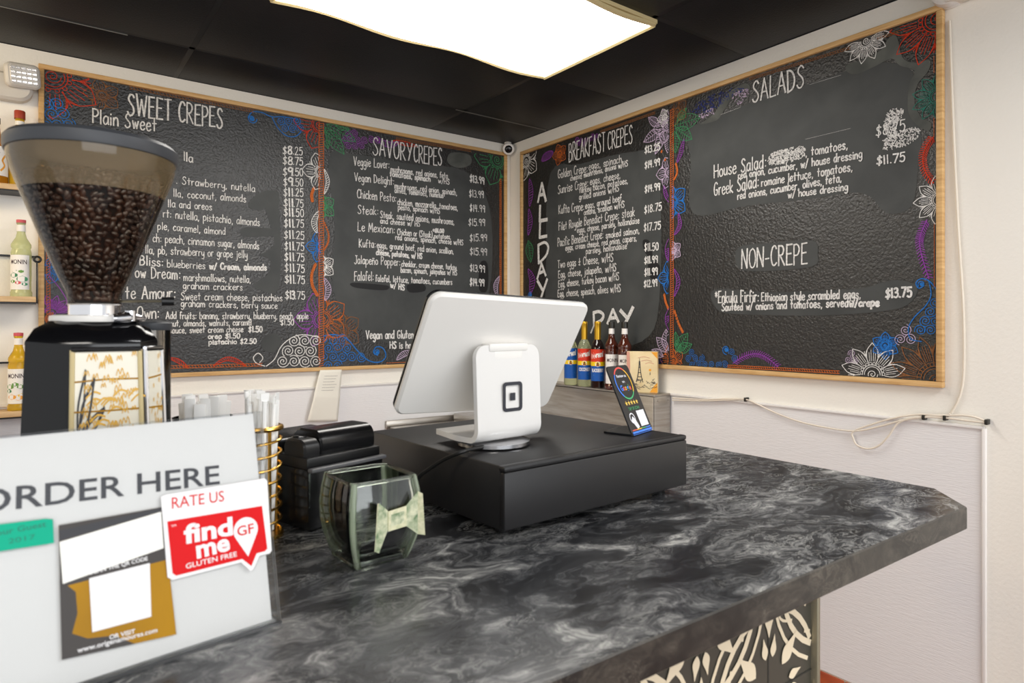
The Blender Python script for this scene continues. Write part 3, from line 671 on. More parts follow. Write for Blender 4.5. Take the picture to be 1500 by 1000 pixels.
L.wave([(398, 536), (410, 516), (424, 500), (444, 493), (470, 496), (470, 537)], 'white', 10, 1.6)
L.horn([(248, 524), (262, 529), (276, 539)], 'red', 3); L.horn([(312, 536), (330, 526), (346, 528), (360, 536)], 'red', 3)
F_(80, 396, 20, 7, 'blue'); L.line(smooth([(70, 402), (86, 420), (97, 438), (99, 450), (94, 456)]), 'purple', 1.5); F_(76, 458, 26, 9, 'purple', 0, 180, 1.5); L.horn([(75, 480), (69, 466), (78, 458)], 'orange', 3)
# divider and savory half
L.clip = (-2.412, -.057, 1.23, 2.511)
L.rope(470.5, 180, 470.5, 538, 7, 'orange', 3.4, 1.3)
L.clip = (-1.222, -.057, 1.23, 2.511)
for a in ((476, 186, 504, 226), (478, 182, 521, 207), (476, 190, 480, 218), (490, 182, 512, 190)): L.leaf(*a, .2, 'green')
L.wave([(500, 192), (548, 199), (556, 206), (540, 212), (516, 218), (502, 212)], 'purple', 6, 1.5); L.horn([(548, 202), (570, 212), (584, 208)], 'purple', 4); L.horn([(576, 206), (592, 210), (610, 214)], 'red', 3)
F_(728, 234, 40, 8, 'green', wd=1.4)
L.horn([(475, 248), (480, 266), (475, 284)], 'white', 2.5); F_(473, 302, 20, 8, 'green', wd=1.6); L.vine([(474, 324), (481, 342), (480, 356), (474, 366)], 'orange', 1.5); F_(473, 390, 19, 7, 'white', wd=1.5)
L.horn([(475, 407), (481, 424), (476, 440)], 'lilac', 4); F_(473, 468, 40, 8, 'orange', wd=1.5); F_(502, 484, 30, 8, 'brown')
L.line(smooth([(474, 492), (490, 490), (508, 496), (524, 514), (540, 528), (556, 530), (565, 522), (561, 510), (551, 508), (547, 516), (553, 520)]), 'blue', 2.2); L.curl(552.5, 516, 5, 'blue')
L.wave([(474, 492), (494, 492), (512, 502), (530, 522), (544, 533), (474, 537)], 'blue', 8.5, 1.6)
L.horn([(581, 527), (592, 518), (606, 515)], 'lilac', 4); L.horn([(732, 404), (726, 418), (728, 434)], 'lilac', 3)
L.rope(733, 262, 733, 480, 2.5, 'orange', 3); L.rope(566, 533, 610, 531, 3, 'orange', 3.4); L.rope(580, 203, 690, 221, 2.5, 'brown', 3.4)
# right wall, breakfast half
R.clip = (.158, 1.30, 1.262, 2.495)
R.flower(771, 236, 30, 8, 'white', wd=1.4); R.horn([(794, 236), (802, 228), (810, 222)], 'purple', 5); R.flower(820, 226, 16, 7, 'orange'); R.wave([(842, 208), (868, 198), (880, 196), (870, 206), (846, 214)], 'purple', 4); R.spiral(846, 205, 6, 'purple', 2)
R.horn([(776, 262), (778, 280), (776, 302)], 'purple', 3); R.horn([(775, 306), (777, 324), (774, 344)], 'purple', 3); R.leaf(774, 352, 778, 384, .25, 'green'); R.horn([(774, 394), (780, 410), (777, 430)], 'purple', 4); R.curl(777, 432, 5, 'blue')
R.flower(977, 184, 26, 7, 'lilac', wd=1.3); R.flower(974, 172, 14, 7, 'white')
for a in ((968, 190, 943, 208), (972, 192, 960, 226), (966, 184, 950, 172), (980, 196, 978, 224)): R.leaf(*a, .22, 'lilac')
R.beads([(969, 222), (974, 234)], 'orange', 1.8); R.flower(980, 252, 24, 8, 'lilac', wd=1.4); R.horn([(973, 272), (976, 286), (983, 298)], 'purple', 2.5)
R.horn([(980, 350), (977, 366), (979, 382)], 'purple', 2.5); R.flower(983, 406, 25, 8, 'blue', wd=1.8); R.beads([(973, 432), (975, 442), (979, 452)], 'orange', 1.8); R.horn([(980, 452), (977, 468), (981, 484)], 'purple', 2.5)
for a in ((980, 516, 962, 494), (976, 514, 976, 482), (972, 522, 955, 512)): R.leaf(*a, .25, 'lilac')
R.flower(984, 527, 22, 8, 'orange'); R.spiral(958, 520, 8, 'lilac'); R.spiral(966, 530, 6, 'navy')
R.rope(880, 193, 960, 165, 2.5, 'brown', 3.4)
# right wall, salads half
R.clip = (.158, 2.443, 1.262, 2.495)
R.rope(984.5, 160, 984.5, 536, 5.5, 'orange', 3.2, 1.2)
R.clip = (1.318, 2.443, 1.262, 2.495)
for a in ((988, 184, 1026, 172), (990, 188, 1014, 204), (988, 192, 990, 224), (992, 178, 1006, 158)): R.leaf(*a, .24, 'green')
R.flower(992, 164, 20, 7, 'brown'); R.scribble([(1010, 160), (1040, 140), (1080, 128), (1096, 130), (1070, 142), (1052, 158), (1022, 168)], 'navy', 420, 1.2)
R.scribble([(1072, 138), (1096, 130), (1094, 142), (1082, 152)], 'lilac', 90, 1.2, 4); R.scribble([(1024, 168), (1044, 158), (1046, 166), (1030, 172)], 'lilac', 70, 1.2, 5)
R.horn([(1002, 204), (998, 222), (992, 238)], 'purple', 2.5); R.beads([(990, 240), (992, 252), (988, 262)], 'orange', 1.6)
R.flower(986, 296, 27, 8, 'blue', wd=1.8); R.horn([(994, 312), (996, 330), (988, 344)], 'purple', 2.5); R.flower(987, 367, 15, 7, 'lilac', wd=1.4)
R.horn([(988, 394), (994, 412), (988, 434)], 'purple', 2.5); R.beads([(988, 456), (994, 474), (1000, 486)], 'orange', 2)
for a in ((990, 516, 1008, 488), (992, 514, 1014, 504), (990, 508, 990, 486)): R.leaf(*a, .25, 'green')
R.flower(987, 528, 20, 8, 'orange'); R.spiral(994, 508, 6, 'green', 2.4)
R.wave([(1004, 514), (1014, 512), (1032, 524), (1052, 528), (1070, 524), (1072, 514), (1078, 524), (1066, 536), (1006, 534)], 'blue', 6); R.curl(1064, 512, 7, 'blue', 1)
R.vine([(1074, 532), (1090, 522), (1108, 518), (1124, 524), (1140, 537)], 'purple', 5, 1.3); R.rope(1066, 536, 1230, 545, 3.6, 'orange', 3.6, 1.3)
R.rope(1098, 116, 1246, 70, 3, 'brown', 3.6); R.rope(1285, 57, 1318, 46, 3, 'brown', 3.6)
R.flower(1269, 60, 32, 9, 'white', 170, 380, 1.5); R.flower(1373, 26, 66, 9, 'red', 90, 300, 1.5)
R.flower(1374, 140, 36, 9, 'teal', 70, 290, 1.4); R.rope(1370.5, 82, 1370.5, 106, 4, 'orange', 4); R.rope(1370.5, 172, 1370.5, 200, 4, 'orange', 4)
R.vine([(1368, 200), (1357, 214), (1352, 232), (1356, 252), (1368, 268)], 'red', 6, 1.4); R.flower(1377, 292, 36, 8, 'white', 80, 280, 1.5)
R.vine([(1358, 322), (1350, 340), (1347, 356), (1352, 380), (1361, 408)], 'purple', 6, 1.5); R.rope(1371, 325, 1371, 420, 4, 'orange', 4)
R.line(smooth([(1372, 424), (1362, 412), (1350, 408), (1342, 414), (1346, 422), (1354, 418)]), 'blue', 2.2); R.curl(1350, 416, 5, 'blue')
R.line(smooth([(1361, 412), (1364, 432), (1356, 448), (1340, 464), (1331, 480), (1334, 496), (1350, 500)]), 'blue', 2)
R.wave([(1366, 424), (1372, 424), (1372, 490), (1350, 498), (1336, 494), (1334, 480), (1346, 464), (1360, 446)], 'blue', 9, 1.7)
R.flower(1297, 506, 20, 9, 'blue', wd=1.8); R.spiral(1297, 506, 11, 'blue', 2.5, wd=2); R.wave([(1312, 486), (1330, 478), (1336, 500), (1320, 508)], 'lilac', 9, 1.4)
R.flower(1278, 548, 46, 8, 'white', -5, 185, 1.5); R.flower(1371, 556, 66, 8, 'brown', 70, 200, 1.6); R.wave([(1238, 520), (1252, 514), (1256, 530), (1242, 538)], 'lilac', 6)
# wiped, repainted and chalked-over patches
L.blob([(375, 286), (392, 279), (407, 282), (408, 302), (390, 304), (380, 308), (364, 302)], 'board_smooth'); L.blob([(352, 338), (366, 333), (406, 336), (408, 344), (388, 346), (358, 346)], 'board_smooth')
L.blob([(388, 300), (408, 302), (409, 420), (380, 424), (372, 416), (392, 402), (396, 380), (380, 374), (394, 366), (402, 350)], 'board_smooth', .0142)
L.blob([(386, 494), (404, 488), (412, 500), (400, 516), (384, 510)], 'board_smooth')
L.blob([(482, 230), (520, 226), (600, 240), (680, 250), (716, 300), (720, 400), (700, 470), (640, 512), (560, 500), (508, 462), (488, 420), (490, 330)], 'board_smooth', .0138)
L.blob([(516, 414), (560, 417), (570, 420), (562, 425), (520, 421)], 'board_fresh'); L.blob([(597, 417), (620, 416), (622, 426), (600, 428)], 'board_fresh'); L.blob([(703, 386), (714, 386), (714, 424), (702, 424)], 'board_fresh')
L.blob([(660, 224), (686, 226), (690, 240), (672, 246), (656, 238)], 'board_wash')
R.blob([(806, 254), (850, 240), (930, 222), (964, 240), (966, 440), (940, 500), (860, 512), (804, 500), (800, 380)], 'board_smooth', .0138)
R.blob([(942, 352), (952, 354), (956, 380), (944, 368)], 'board_fresh'); R.blob([(950, 384), (966, 388), (964, 408), (952, 406)], 'board_fresh')
R.blob([(1008, 190), (1040, 176), (1100, 150), (1200, 118), (1280, 92), (1336, 104), (1340, 160), (1350, 200), (1345, 240), (1336, 300), (1300, 312), (1262, 282), (1180, 292), (1090, 302), (1030, 316), (1010, 300), (1012, 240)], 'board_smooth', .0138)
R.blob([(1082, 362), (1130, 356), (1190, 352), (1198, 372), (1190, 390), (1120, 397), (1082, 392)], 'board_smooth'); R.blob([(1046, 424), (1120, 428), (1200, 426), (1262, 422), (1310, 410), (1344, 420), (1330, 446), (1290, 456), (1200, 462), (1080, 460), (1050, 452)], 'board_smooth')
R.blob([(1092, 122), (1098, 130), (1076, 140), (1062, 160), (1050, 176), (1026, 182), (1034, 176), (1048, 164), (1058, 146), (1072, 132)], 'board_wash'); R.blob([(1240, 96), (1262, 88), (1290, 74), (1302, 56), (1314, 54), (1322, 84), (1340, 92), (1362, 88), (1360, 104), (1344, 124), (1340, 150), (1350, 172), (1364, 180), (1360, 192), (1340, 180), (1330, 160), (1332, 124), (1340, 104), (1318, 96), (1306, 86), (1280, 98), (1256, 108), (1242, 106)], 'board_wash')
R.scribble([(1128, 226), (1150, 218), (1176, 214), (1180, 224), (1172, 232), (1140, 240), (1126, 240)], 'white', 520, 1.7, 7); R.scribble([(1298, 168), (1310, 158), (1324, 160), (1320, 172), (1312, 182), (1314, 198), (1300, 200), (1296, 186)], 'white', 420, 1.4, 8); R.scribble([(1294, 206), (1316, 194), (1340, 186), (1348, 194), (1338, 206), (1318, 216), (1296, 218)], 'white', 380, 1.4, 9)
R.line([(1056, 168), (1085, 157)], 'white', .4); R.line([(1186, 124), (1232, 110)], 'white', .4); R.line([(1180, 204), (1246, 188)], 'white', .4)
for bd, o in ((L, bl), (R, br)):
    bd.patch.build('repainted_patch', o, 'smooth wiped and repainted dark grey patches'); bd.draw.build('chalk_drawing', o, 'coloured chalk flowers, waves and spirals'); bd.let.build('chalk_lettering', o, 'white chalk handwriting')
# ------------------------------------------------------------------ counter
P1 = on_z(1416.5, 742, CT); P2 = on_z(1370, 715, CT)
FY = P1.y                                           # front edge of the counter
t = thing('service_counter', 'grey and black marble-patterned laminate counter with a clipped corner', 'counter', (-2.6, FY, 0))
poly = [(-4.2, FY), (P1.x, FY), (P2.x, P2.y), (P2.x, FY + .86), (-4.2, FY + .86)]
T = Matrix.Translation((2.6, -FY, 0))
m = MB(T); m.prism(poly, CT - .0385, CT, 'marble_top', .0018); m.m = [m.mi('marble_top') if i in (0, 1) else m.mi('marble_edge') for i in range(len(m.f))]
m.build('countertop', t)
WX = -1.515; WY = FY + .09
m = MB(T); m.box(((-4.2 + WX) / 2, WY + .1, (CT - .0385) / 2), (WX + 4.2, .2, CT - .0385), 'tile_dark'); base = m.build('tiled_front', t)
m = MB(T, (0, -1, 0)); S = .15; fm = lambda x, z: (x, WY - .0012, z)
gm = lambda x, z: (x, WY - .0007, z)
zt = CT - .0385
for i in range(9):
    for jx in range(1): pass
    m.ribbon([(WX - .112 - S * i, 0), (WX - .112 - S * i, zt)], .0022, 'tile_joint', gm)
for j in range(7): m.ribbon([(-3.2, zt - .17 - S * j), (WX, zt - .17 - S * j)], .0022, 'tile_joint', gm)
m.build('tile_joints', base)
m = MB(T, (0, -1, 0))
def arcs(cx, cz, r, a0, a1): return [(cx + r * cos(radians(a0 + (a1 - a0) * i / 14)), cz + r * sin(radians(a0 + (a1 - a0) * i / 14))) for i in range(15)]
def cl(pts, wd):
    run = []
    for p in pts:
        if p[0] < WX - .002 and p[1] < zt - .001: run.append(p)
        else:
            if len(run) > 1: m.ribbon(run, wd, 'tile_cream', fm)
            run = []
    if len(run) > 1: m.ribbon(run, wd, 'tile_cream', fm)
def lobe(cx, cz, a, r0, r1, wf):                    # leaf-shaped motif
    h = []; n = 10
    for sg in (1, -1):
        for i in range(n + 1):
            f = i / n if sg == 1 else 1 - i / n; g = wf * sin(pi * f ** .75) * (1 + .25 * sin(6 * f)); r = r0 + (r1 - r0) * f
            h.append((cx + r * cos(a) - sg * g * sin(a), cz + r * sin(a) + sg * g * cos(a)))
    if all(p[0] < WX - .001 and p[1] < zt for p in h): m.n += 1; m.poly(h[:n + 1] + h[n + 2:-1], 'tile_cream', lambda x, z, q=WY - .0017 - m.n % 9 * 4e-5: (x, q, z))
for i in range(0, 12):
    for j in range(0, 6):
        cx, cz = WX - .112 - S * (i - 1), zt - .02 - S * j
        if (i + j) % 2 == 0:
            for r, w_ in ((.117, .009), (.139, .006)): cl(arcs(cx, cz, r, 195, 345), w_); cl(arcs(cx, cz, r, 15, 165), w_)
            for q in range(4):
                a = radians(45 + 90 * q); lobe(cx, cz, a, .045, .1, .01); lobe(cx, cz, a + .62, .05, .082, .006); lobe(cx, cz, a - .62, .05, .082, .006)
        else:
            for q in range(4):
                a = radians(90 * q); lobe(cx, cz, a, .03, .072, .009)
                cl(smooth([(cx + .02 * cos(a + .8), cz + .02 * sin(a + .8)), (cx + .06 * cos(a + .5), cz + .06 * sin(a + .5)), (cx + .085 * cos(a + .75), cz + .085 * sin(a + .75))], 4), .004)
m.build('tile_pattern', base, 'cream scrolling leaf pattern')
MB(T).box((WX + .004, WY + .095, zt / 2), (.008, .212, zt), 'trim_metal', .002).build('corner_trim', t, 'brushed metal corner trim')

# ------------------------------------------------------------------ cash drawer and what stands on it
DZ = CT + .1065
dn = on_z(738, 683, DZ); dr = on_z(1005, 636, DZ); DA = atan2(dr.y - dn.y, dr.x - dn.x); DW = (dr - dn).length; DD = .405
t = thing('cash_drawer', 'wide black metal cash drawer on the marble counter under the white tablet stand', 'cash drawer', (dn.x, dn.y, CT), DA)
MB().box((DW / 2, DD / 2 + .008, .0585), (DW - .004, DD - .008, .094), 'black_powder', .003).build('case', t)
m = MB().box((DW / 2, .004, .0555), (DW, .012, .083), 'black_powder', .003)
m.build('drawer_front', t)
MB().box((DW / 2, .006, .1015), (DW, .016, .009), 'black_powder', .0035).build('top_lip', t)
for x in (.03, DW - .03):
    for y in (.04, DD - .04): MB(Matrix.Translation((x, y, 0))).lathe([(.012, 0), (.013, .0115)], 'black_plastic', 16).build('rubber_foot', t)

# tablet stand
SY = -2.50
bx = on_y(697, 652, SY).x; ex = on_y(796, 640, SY).x; SWD = ex - bx; SX = (bx + ex) / 2; SZ = DZ; SROT = radians(5)
t = thing('tablet_stand', 'white point-of-sale tablet stand seen from behind on the black cash drawer', 'tablet stand', (SX, SY, SZ), SROT)
MB(Matrix.Translation((.0, .045, 0))).lathe([(.055, 0), (.062, .002), (.062, .0075), (.05, .009)], 'chrome', 40).build('swivel_disc', t)
prof = [(.132, .012), (.06, .0115), (.025, .012)]; RB = .022      # side profile of the bent plate (y, z)
for i in range(1, 9): a = -pi / 2 - (pi / 2) * i / 8; prof.append((RB + RB * cos(a), .012 + RB + RB * sin(a)))
HT = on_y(701, 506, SY).z - SZ
for i in range(1, 13): prof.append((.006 * i / 12, .034 + (HT - .034) * i / 12))
vs = []; fs = []; nn = len(prof); hw = SWD / 2; nc = 13; rc = .02; TH = .009
acc = [0]
for i in range(1, nn): acc.append(acc[-1] + hypot(prof[i][0] - prof[i - 1][0], prof[i][1] - prof[i - 1][1]))
# finer rows at the rounded top
rowsP = []
for i in range(nn): rowsP.append((prof[i], acc[i]))
top = acc[-1]; extra = []
for k in range(1, 7):
    d = rc * (1 - sin(pi / 2 * k / 7)); s_ = top - d; f = (s_ - acc[-2]) / (acc[-1] - acc[-2]) if s_ > acc[-2] else None
    yy = .006 * (1 - d / (HT - .034)); extra.append(((yy, HT - d), s_))
rowsP = [r for r in rowsP if r[1] < top - rc - 1e-4] + [((.006 * (1 - rc / (HT - .034)), HT - rc), top - rc)] + extra + [rowsP[-1]]
for side in (0, 1):
    for i, (p, s_) in enumerate(rowsP):
        q0 = rowsP[max(i - 1, 0)][0]; q1 = rowsP[min(i + 1, len(rowsP) - 1)][0]; ty, tz = q1[0] - q0[0], q1[1] - q0[1]; l = hypot(ty, tz); ny, nz = tz / l, -ty / l
        d = top - s_; hwi = hw if d > rc else hw - rc + sqrt(max(0, rc * rc - (rc - d) ** 2))
        if s_ < .012: hwi = min(hwi, hw - .012 + sqrt(max(0, .012 ** 2 - (.012 - s_) ** 2)))
        for c in range(nc): vs.append((-hwi + 2 * hwi * c / (nc - 1), p[0] + ny * TH * side, p[1] + nz * TH * side))
nr = len(rowsP)
for side in (0, 1):
    for i in range(nr - 1):
        for c in range(nc - 1):
            a = side * nr * nc + i * nc + c; f = (a, a + 1, a + nc + 1, a + nc); fs.append(f if side == 0 else f[::-1])
o_ = nr * nc
for i in range(nr - 1):
    for c in (0, nc - 1): a = i * nc + c; fs.append((a, a + nc, a + nc + o_, a + o_))
for c in range(nc - 1):
    for i in (0, nr - 1): a = i * nc + c; fs.append((a, a + 1, a + 1 + o_, a + o_))
body = MB().add(vs, fs, 'white_gloss').build('bent_plate', t)
m = MB(Matrix.Translation((0, -.0006, HT - .085)) @ Matrix.Rotation(pi / 2, 4, 'X'))
oq = .021; ring = rrect(2 * oq, 2.3 * oq, .0065, 5); inn = rrect(2 * oq - .011, 2.3 * oq - .011, .003, 5); n = len(ring)
m.add([(x, y, 0) for x, y in ring] + [(x, y, 0) for x, y in inn] + [(x, y, .0005) for x, y in ring] + [(x, y, .0005) for x, y in inn], [(i, (i + 1) % n, n + (i + 1) % n, n + i) for i in range(n)] + [(2 * n + i, 2 * n + (i + 1) % n, 3 * n + (i + 1) % n, 3 * n + i) for i in range(n)], 'emblem_ink')
m.prism(rrect(.011, .0125, .001, 2), 0, .0005, 'emblem_ink'); em = m.build('emblem', t, 'dark rounded-square emblem'); em.location = (.004, .0005, 0)
# tablet: measured edges
TYt, TYb = -2.522, -2.408
tl, tr, bl_, br_ = on_y(620, 432, TYt), on_y(857, 445, TYt), on_y(590, 606, TYb), on_y(811, 598, TYb)
cen = (tl + tr + bl_ + br_) / 4; X = ((tr - tl).normalized() + (br_ - bl_).normalized()).normalized(); Y = ((tl + tr) - (bl_ + br_)).normalized(); Z = X.cross(Y).normalized(); Y = Z.cross(X)
TW = ((tr - tl).length + (br_ - bl_).length) / 2; THt = ((tl + tr) / 2 - (bl_ + br_) / 2).length
TM = Matrix((( X.x, Y.x, Z.x, cen.x - SX), (X.y, Y.y, Z.y, cen.y - SY), (X.z, Y.z, Z.z, cen.z - SZ), (0, 0, 0, 1)))
TM = Matrix.Rotation(-SROT, 4, 'Z') @ TM
sh = MB(TM).prism(rrect(TW, THt, .018, 6), -.013, .0, 'white_plastic', .004).build('tablet_shell', t)
MB(TM).prism(rrect(TW - .001, THt - .001, .018, 6), -.0175, -.0128, 'black_gloss', .001).build('screen', t, 'black glass screen edge')
m = MB(); hz = HT - .004
m.box((0, .014, hz), (SWD * .62, .022, .014), 'white_plastic', .004); m.box((0, .03, HT - .02), (SWD * .5, .05, .03), 'white_plastic', .006)
m.build('hinge', t)
# power lead
pts = smooth([on_z(738, 652, DZ + .005), on_z(712, 654, DZ + .005), on_z(690, 658, DZ + .006), on_x(676, 662, dn.x - .01), on_x(650, 673, dn.x - .022), on_x(628, 687, dn.x - .035), on_x(612, 700, dn.x - .045), on_x(600, 722, dn.x - .052), Vector((dn.x - .06, dn.y + .19, CT + .005)), Vector((dn.x - .05, dn.y + .3, CT + .004))], 6)
tag(MB().tube(pts, .0033, 'cord_black', 8).build('power_cord'), 'thin black power cord draped from the tablet stand over the cash drawer edge', 'cord')

# small review card on the drawer
g1, g2 = on_z(925, 639, DZ), on_z(957, 629, DZ); GA = atan2(g2.y - g1.y, g2.x - g1.x); GW = .088
t = thing('review_card_stand', 'small black slanted card stand with a coloured ring on the cash drawer corner', 'card stand', (g1.x + .004, g1.y, DZ), GA)
lean = radians(24)
CM = Matrix.Rotation(pi / 2 - lean, 4, 'X')
GH = .135
MB(CM).prism(rrect(GW, GH, .008, 4, GW / 2, GH / 2), -.003, 0, 'card_black', .0005).build('card', t)
MB().prism(rrect(GW, .062, .006, 4, GW / 2, .031), 0, .003, 'card_black').build('foot', t)
m = MB(); zf = lambda x, y: CM @ Vector((x, y, .0006))
cx, cy = GW / 2, .099
for i, c in enumerate(('g_red', 'g_yellow', 'g_yellow', 'g_green', 'g_green', 'g_blue', 'g_blue', 'g_red')):
    a0 = 100 - i * 45; m.ribbon([(cx + .031 * cos(radians(a0 - 45 * k / 6)), cy + .031 * sin(radians(a0 - 45 * k / 6))) for k in range(7)], .003, c, zf)
m.text('Review us', (cx - .019, cy + .012), (cx + .019, cy + .012), .006, 'marking_white', zf, .01); m.text('on', (cx - .005, cy + .001), (cx + .005, cy + .001), .005, 'marking_white', zf)
x = cx - .021
for ch, c, w_ in (('G', 'g_blue', .009), ('o', 'g_red', .0065), ('o', 'g_yellow', .0065), ('g', 'g_blue', .0065), ('l', 'g_green', .002), ('e', 'g_red', .0065)): m.text(ch, (x, cy - .014), (x + w_, cy - .014), .0105, c, zf, .02); x += w_ + .001
for i in range(5):
    sx, sy = cx - .022 + .011 * i, .06; m.poly([(sx + (.0052 if k % 2 == 0 else .0022) * sin(k * pi / 5), sy + (.0052 if k % 2 == 0 else .0022) * cos(k * pi / 5)) for k in range(10)], 'star_gold', zf)
m.text('TAP OR SCAN', (cx - .022, .046), (cx + .022, .046), .006, 'g_green', zf)
m.ribbon(arcs(.024, .031, .0095, 0, 360), .0022, 'marking_white', zf); m.ribbon([(.024, .03), (.03, .024), (.034, .014)], .009, 'marking_white', zf); m.ribbon([(.019, .028), (.03, .012)], .004, 'marking_white', zf)
m.poly([(.047, .013), (.079, .013), (.079, .043), (.047, .043)], 'marking_white', zf)
for i, c in enumerate(('g_red', 'g_yellow', 'g_green', 'g_blue')): m.poly([(.006 + .019 * i, .0085), (.025 + .019 * i, .0085), (.025 + .019 * i, .0102), (.006 + .019 * i, .0102)], c, zf)
m.poly([(.004, .0005), (GW - .004, .0005), (GW - .004, .0065), (.004, .0065)], 'g_blue', zf)
m.build('printed_face', t, 'coloured ring, stars and white marks')

# ------------------------------------------------------------------ receipt printer
pn = on_z(452, 783, CT); PA = radians(16)
t = thing('receipt_printer', 'black receipt printer between the gold wire holder and the cash drawer', 'printer', (pn.x, pn.y, CT), PA)
MB().box((.0715, .098, .049), (.143, .196, .09), 'black_shell', .004).build('base_housing', t)
MB().box((.0715, .1, .1015), (.140, .188, .017), 'black_plastic', .003).build('rear_band', t)
m = MB().box((.0715, -.003, .0935), (.143, .012, .006), 'lip_highlight', .002); m.build('front_lip', t)
m = MB(Matrix.Translation((.036, .012, .108)) @ Matrix.Rotation(pi / 2, 4, 'Y')); prof = rrect(.05, .075, .02, 6, -.012, .045)
m.prism(prof, 0, .107, 'black_shell', .003); m.build('paper_cover', t)
m = MB(Matrix.Translation((.004, .008, .108)) @ Matrix.Rotation(pi / 2, 4, 'Y')); m.prism(rrect(.038, .055, .014, 5, -.008, .035), 0, .029, 'black_plastic', .003); m.build('side_cover', t)
MB().box((.0715, .14, .118), (.136, .1, .022), 'black_shell', .006).build('rear_cover', t)
MB().box((.018, .05, .135), (.016, .02, .006), 'black_gloss', .0025).build('release_button', t)
MB().box((.09, -.0045, .078), (.08, .003, .002), 'black_gloss').build('seam', t)

# ------------------------------------------------------------------ glass tip jar
jn = on_z(520, 838, CT); JS = .079; JC = (jn.x + .0395, jn.y + .0395 + .004)
t = thing('glass_jar', 'square bulging clear glass jar with a folded banknote on its front', 'jar', (JC[0], JC[1], CT), radians(2.5))
def sq(hw_, z, r): return [(x, y, z) for x, y in rrect(2 * hw_, 2 * hw_, r, 5)]
levels = [(0, .0375), (.003, .0392), (.014, .0435), (.03, .0485), (.05, .052), (.07, .0525), (.09, .0507), (.102, .0485), (.1085, .0472)]
inner = [(.1085, .0440), (.1, .0445), (.088, .0468), (.07, .0487), (.05, .0482), (.03, .0447), (.018, .0405), (.012, .036)]
rings = [sq(h, z, h * .26) for z, h in levels] + [sq(h, z, h * .26) for z, h in inner]; n = len(rings[0])
vs = sum(rings, []); fs = [tuple(range(n))[::-1], tuple((len(rings) - 1) * n + i for i in range(n))]
for r in range(len(rings) - 1): fs += [(r * n + i, r * n + (i + 1) % n, (r + 1) * n + (i + 1) % n, (r + 1) * n + i) for i in range(n)]
MB().add(vs, fs, 'jar_clear').build('glass_body', t, angle=60)
m = MB()
for hh, z, rr_, nm in ((.0456, .1085, .0024, 'rim'), (.0375, .0045, .0038, 'base_edge')): MB().tube([(x, y, z) for x, y in rrect(2 * hh, 2 * hh, hh * .26, 6)], rr_, 'jar_glass', 10, closed=True).build(nm, t, 'thick greenish glass edge')
for sx in (-1, 1):
    for sy in (-1, 1): MB().tube([(sx * (h * .925 - .002), sy * (h * .925 - .002), z + .001) for z, h in levels], .0042, 'jar_edge', 10).build('corner_glass', t)
m = MB(Matrix.Translation((.010, -.0545, .058)) @ Matrix.Scale(.93, 4) @ Matrix.Rotation(pi / 2, 4, 'X'))
m.add([(-.03, .03, .006), (-.036, -.034, .004), (-.03, -.037, .006), (-.014, -.010, .001), (-.014, .016, .001)], [(0, 1, 2, 3, 4)], 'bill'); m.add([(-.03, .03, .0058), (-.036, -.034, .0038), (-.038, -.034, .009), (-.034, .03, .009)], [(0, 1, 2, 3)], 'bill_pale')
m.prism([(-.014, -.012), (.014, -.010), (.014, .018), (-.014, .015)], .001, .0025, 'bill_pale')
m.add([(.014, .018, .001), (.014, -.010, .001), (.031, -.024, .004), (.031, .036, .004)], [(0, 1, 2, 3)], 'bill'); m.add([(.031, .036, .004), (.031, -.024, .004), (.04, -.026, .009), (.036, .033, .009)], [(0, 1, 2, 3)], 'bill_pale')
m.add([(-.010, -.006, .0028), (.010, -.004, .0028), (.010, .012, .0028), (-.010, .010, .0028)], [(0, 1, 2, 3)], 'bill')
bo = m.build('folded_banknote'); bo.parent = None
bo.location = (JC[0], JC[1], CT); bo.rotation_euler = (0, 0, radians(2.5)); tag(bo, 'green banknote folded like a bow tie stuck on the front of the glass jar', 'banknote')

# ------------------------------------------------------------------ order sign
SB = on_z(412, 912, CT); e_ = Vector((-.989, -.15, 0)).normalized(); up = (Vector((-2.258, -2.634, 1.356)) - Vector((-2.251, -2.68, 1.142))); up = (up - e_ * up.dot(e_)).normalized(); SN = (-e_).cross(up)
t = thing('counter_sign', 'slanted acrylic sign reading ORDER HERE with a red sticker on the counter', 'sign', SB)
SM = Matrix(((-e_.x, up.x, SN.x, 0), (-e_.y, up.y, SN.y, 0), (-e_.z, up.z, SN.z, 0), (0, 0, 0, 1)))
SWd, SHt = .292, .2195
sf = lambda d: (lambda x, y: SM @ Vector((x, y, d)))
m = MB(SM); m.prism([(-SWd, .0015), (0, .0015), (0, SHt), (-SWd, SHt)], -.0062, -.0042, 'acrylic_clear'); m.prism([(-SWd, .0015), (0, .0015), (0, SHt), (-SWd, SHt)], -.0018, 0, 'acrylic_clear')
m.build('acrylic_pocket', t, 'clear acrylic pocket')
fo = MB(); bk = up.cross(e_); bdir = Vector((-SN.x, -SN.y, 0)).normalized()
MB(Matrix(((-e_.x, bdir.x, 0, 0), (-e_.y, bdir.y, 0, 0), (0, 0, 1, 0), (0, 0, 0, 1)))).box((-SWd / 2, .036, .0012), (SWd, .075, .0022), 'acrylic_clear').build('acrylic_foot', t)
MB(SM).prism([(-SWd + .003, .006), (-.0085, .006), (-.0085, SHt - .002), (-SWd + .003, SHt - .002)], -.0036, -.0024, 'paper').build('paper_insert', t, 'white printed sheet')
d0 = -.0021
m = MB(); m.text('ORDER HERE', (-.2445, .1588), (-.049, .1502), .0188, 'ink', sf(d0), .012)
m.build('printed_lettering', t, 'dark grey capital letters')
m = MB(); m.poly([(-.189, .0285), (-.100, .0205), (-.1045, .1375), (-.187, .138)], 'flyer_gold', sf(.0002))
